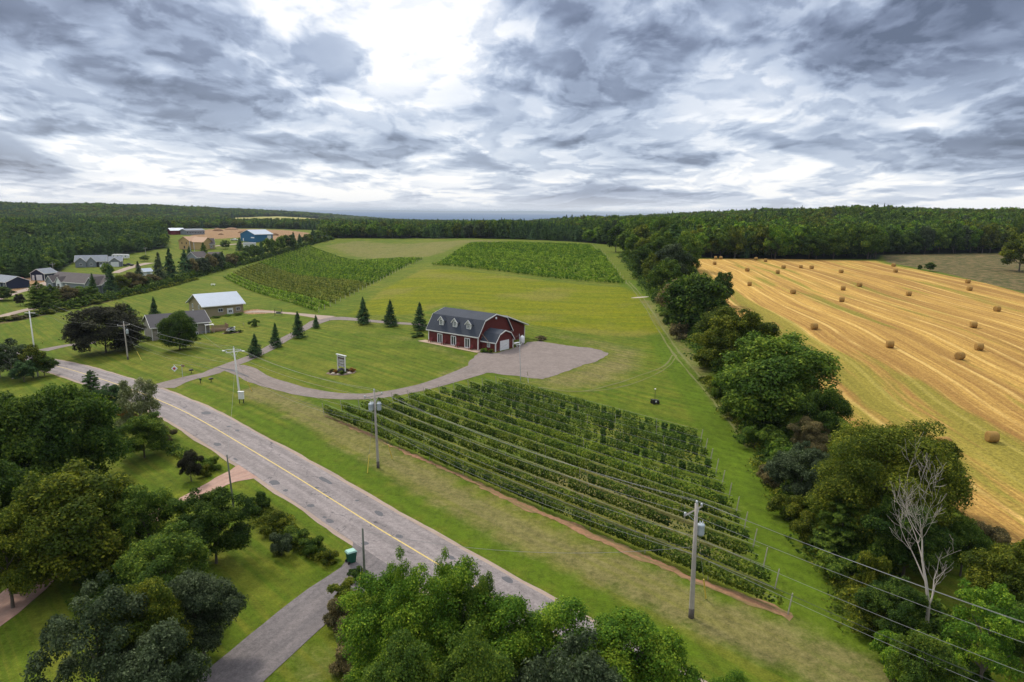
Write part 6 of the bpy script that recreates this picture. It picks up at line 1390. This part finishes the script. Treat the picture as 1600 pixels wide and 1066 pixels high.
x, y = P(285.5, 590); hh = rise(x, y, 569); e = empty('flag_post', 'thin post with a diamond-shaped white and red flag beside the drive junction', 'flag', (x, y, Tf(x, y)), 0)
MB().tube([(0, 0, -.1), (0, 0, hh)], .035, 6).build('post', M['galv'], e); MB().tube([(0, 0, hh * .9), (-1.6, 0, hh * .95)], .025, 5).build('arm', M['galv'], e)
s_ = .62; dm = MB().add([(-1.45, -.02, hh * .9 - 2 * s_), (-1.45 + s_, .0, hh * .9 - s_), (-1.45, .02, hh * .9), (-1.45 - s_, 0, hh * .9 - s_), (-1.45, .03, hh * .9 - 2 * s_), (-1.45 + s_, .05, hh * .9 - s_), (-1.45, .07, hh * .9), (-1.45 - s_, .05, hh * .9 - s_)], [(0, 1, 2, 3), (7, 6, 5, 4), (0, 4, 5, 1), (1, 5, 6, 2), (2, 6, 7, 3), (3, 7, 4, 0)]).build('flag_cloth', M['white'], e)
MB().lathe([(.01, 0), (.24, .01), (.24, .03), (.01, .04)], 10).build('emblem', M['red'], dm).location = (-1.45, -.05, hh * .9 - s_)
[c for c in dm.children][0].rotation_euler = (R(90), 0, 0)
MB().box(-.1, .5, -.03, .03, hh * .78, hh * .95).build('name_board', M['deckwood'], e)
x, y = P(363, 520); disc('flower_bed', x, y, 2.6, 1.3, 'dirt', .05, seed=3)
e = empty('garden_ornament', 'white and black wheeled garden ornament on a planted bed in the lawn', 'garden ornament', (x - .2, y, Tf(x, y) + .03), .2)
MB().box(-.9, .8, -.35, .35, .65, .80).build('cart_bed', M['white'], e); MB().lathe([(.12, 0), (.2, .12), (.2, .3), (.05, .42)], 10, (.8, 0, 1.2)).build('finial', M['white'], e); MB().tube([(.8, 0, .8), (.8, 0, 1.25)], .06, 6).build('upright', M['white'], e)
MB().extrude_y([(-.8, .81), (.6, .81), (.7, 1.3), (.2, 1.45), (-.6, 1.35)], -.3, .3).build('black_panel', M['black'], e)
for sx in (-.6, .5):
    wv = [(.55 * math.cos(q * math.pi / 7), .55 * math.sin(q * math.pi / 7)) for q in range(14)]
    m_ = MB().tube([(u_, -.4, v_ + .6) for u_, v_ in wv + wv[:1]], .06, 5)
    for q in range(0, 14, 2): m_.tube([(0, -.4, .6), (wv[q][0], -.4, wv[q][1] + .6)], .03, 4)
    m_.build('wheel', M['white'], e).location.x = sx
for i, (ox, w_, mt, lb) in enumerate([(-1.2, 1.6, 'brown', 'brown plant left of the garden ornament'), (.4, 2.0, 'dark', 'dark plant below the garden ornament'), (2.2, 1.5, 'dark', 'dark plant right of the garden ornament')]): tree(x + ox, y - .5, .8, w_, 'shrub', mt, lb, lod=1, cat='plant', name='garden_plant')
e = empty('swing_seat', 'small dark swing frame beside the lane to the tan workshop', 'swing', (*P(435, 493), Tf(*P(435, 493))), .1)
for s_ in (-1, 1): MB().tube([(s_ * 1.0, -.6, 0), (s_ * 1.0, 0, 1.9), (s_ * 1.0, .6, 0)], .05, 5).build('frame_leg', M['black'], e)
MB().tube([(-1.0, 0, 1.9), (1.0, 0, 1.9)], .05, 5).build('top_rail', M['black'], e); MB().box(-.7, .7, -.25, .25, .5, .56).box(-.7, .7, .25, .3, .56, 1.1).build('seat', M['greywood'], e)
picnic(*P(333, 446.5), .3, 'white table alone on the field left of the far vineyard'); picnic(*P(337, 449), 1.2, 'pale low bench table just right of the white table') if False else None
x, y = P(1000, 465); disc('concrete_pad', x, y, 2.9, 1.0, 'stone', .06, 12, .05, 5)
for a_ in [(652, 526, 519, 24, 'dark', 'low dark shrub on the lawn in front of the end spruce'), (757, 551, 543, 12, 'bright', 'bright green bush at the near barn corner'), (767, 552, 544.5, 9, 'olive', 'yellowish bush between the barn corner and the annex'), (845, 531, 525, 22, 'brown', 'brown flowering shrub at the back edge of the gravel yard'),
           (357, 494, 491, 16, 'bright', 'green shrub below the tan workshop wall'), (372, 493, 488.5, 13, 'dark', 'dark shrub right of the workshop door'), (338, 497, 493.5, 14, 'dark', 'dark shrub left of the workshop window'), (228, 533, 524, 22, 'dark', 'low dark shrub at the gable end of the split-level house'), (216, 528, 520, 14, 'mid', 'green shrub at the rear corner of the split-level house'), (305, 532, 526, 14, 'mid', 'green shrub before the lattice of the split-level house')]:
    tp(a_[0], a_[1], a_[2], a_[3], 'shrub', a_[4], a_[5], lod=1)
# ------------------------------------------------------------------ labels of the serial plants, counted along their rows
CN = {'dark': 'dark green', 'mid': 'mid-green', 'bright': 'bright green', 'olive': 'yellow-green', 'grey': 'grey-green', 'blue': 'blue-green', 'purple': 'purple', 'spruce': 'dark', 'brown': 'brownish', 'rust': 'rust-coloured'}
MN = {m_.name: k for k, m_ in LM.items()}
for pre, what in (('SHRUB', '{c} bush at the foot of the right hedgerow, {n} from its near end'), ('FARHEDGE', '{c} tree of the right hedgerow beyond the field corner, {n} going away'),
                  ('GARDEN', '{c} garden bush left of the road, {n} nearest the camera'), ('BOTTOM', '{c} bush beside the asphalt drive, {n} nearest the camera'),
                  ('LEFTFAR', '{c} tree of the left hedgerow beyond the tall spruces, {n} going away'), ('DITCH', '{c} low bush on the ditch by the left hedgerow, {n} from left')):
    L_ = [o for o in COL.objects if str(o.get('label', '')).startswith(pre)]
    L_.sort(key=(lambda o: o.location.x) if pre == 'DITCH' else (lambda o: math.hypot(o.location.x, o.location.y)))
    for i, o in enumerate(L_):
        k = MN[[c for c in o.children if c.name[:5] in ('crown', 'folia')][0].material_slots[0].material.name]
        o['label'] = what.format(c=CN[k], n=ORD[i] if i < 20 else nthw(i + 1))
# ------------------------------------------------------------------ haze
hzm, t = material('haze_air')
pv_ = t.n('ShaderNodeVolumePrincipled', i_Color=(0.72, 0.82, 0.95, 1), i_Density=5e-5)
t.n('ShaderNodeOutputMaterial', i_Volume=pv_)
hb = MB().box(-46000, 46000, -400, 43000, -60, 90).build('haze', hzm); tag(hb, kind='stuff')
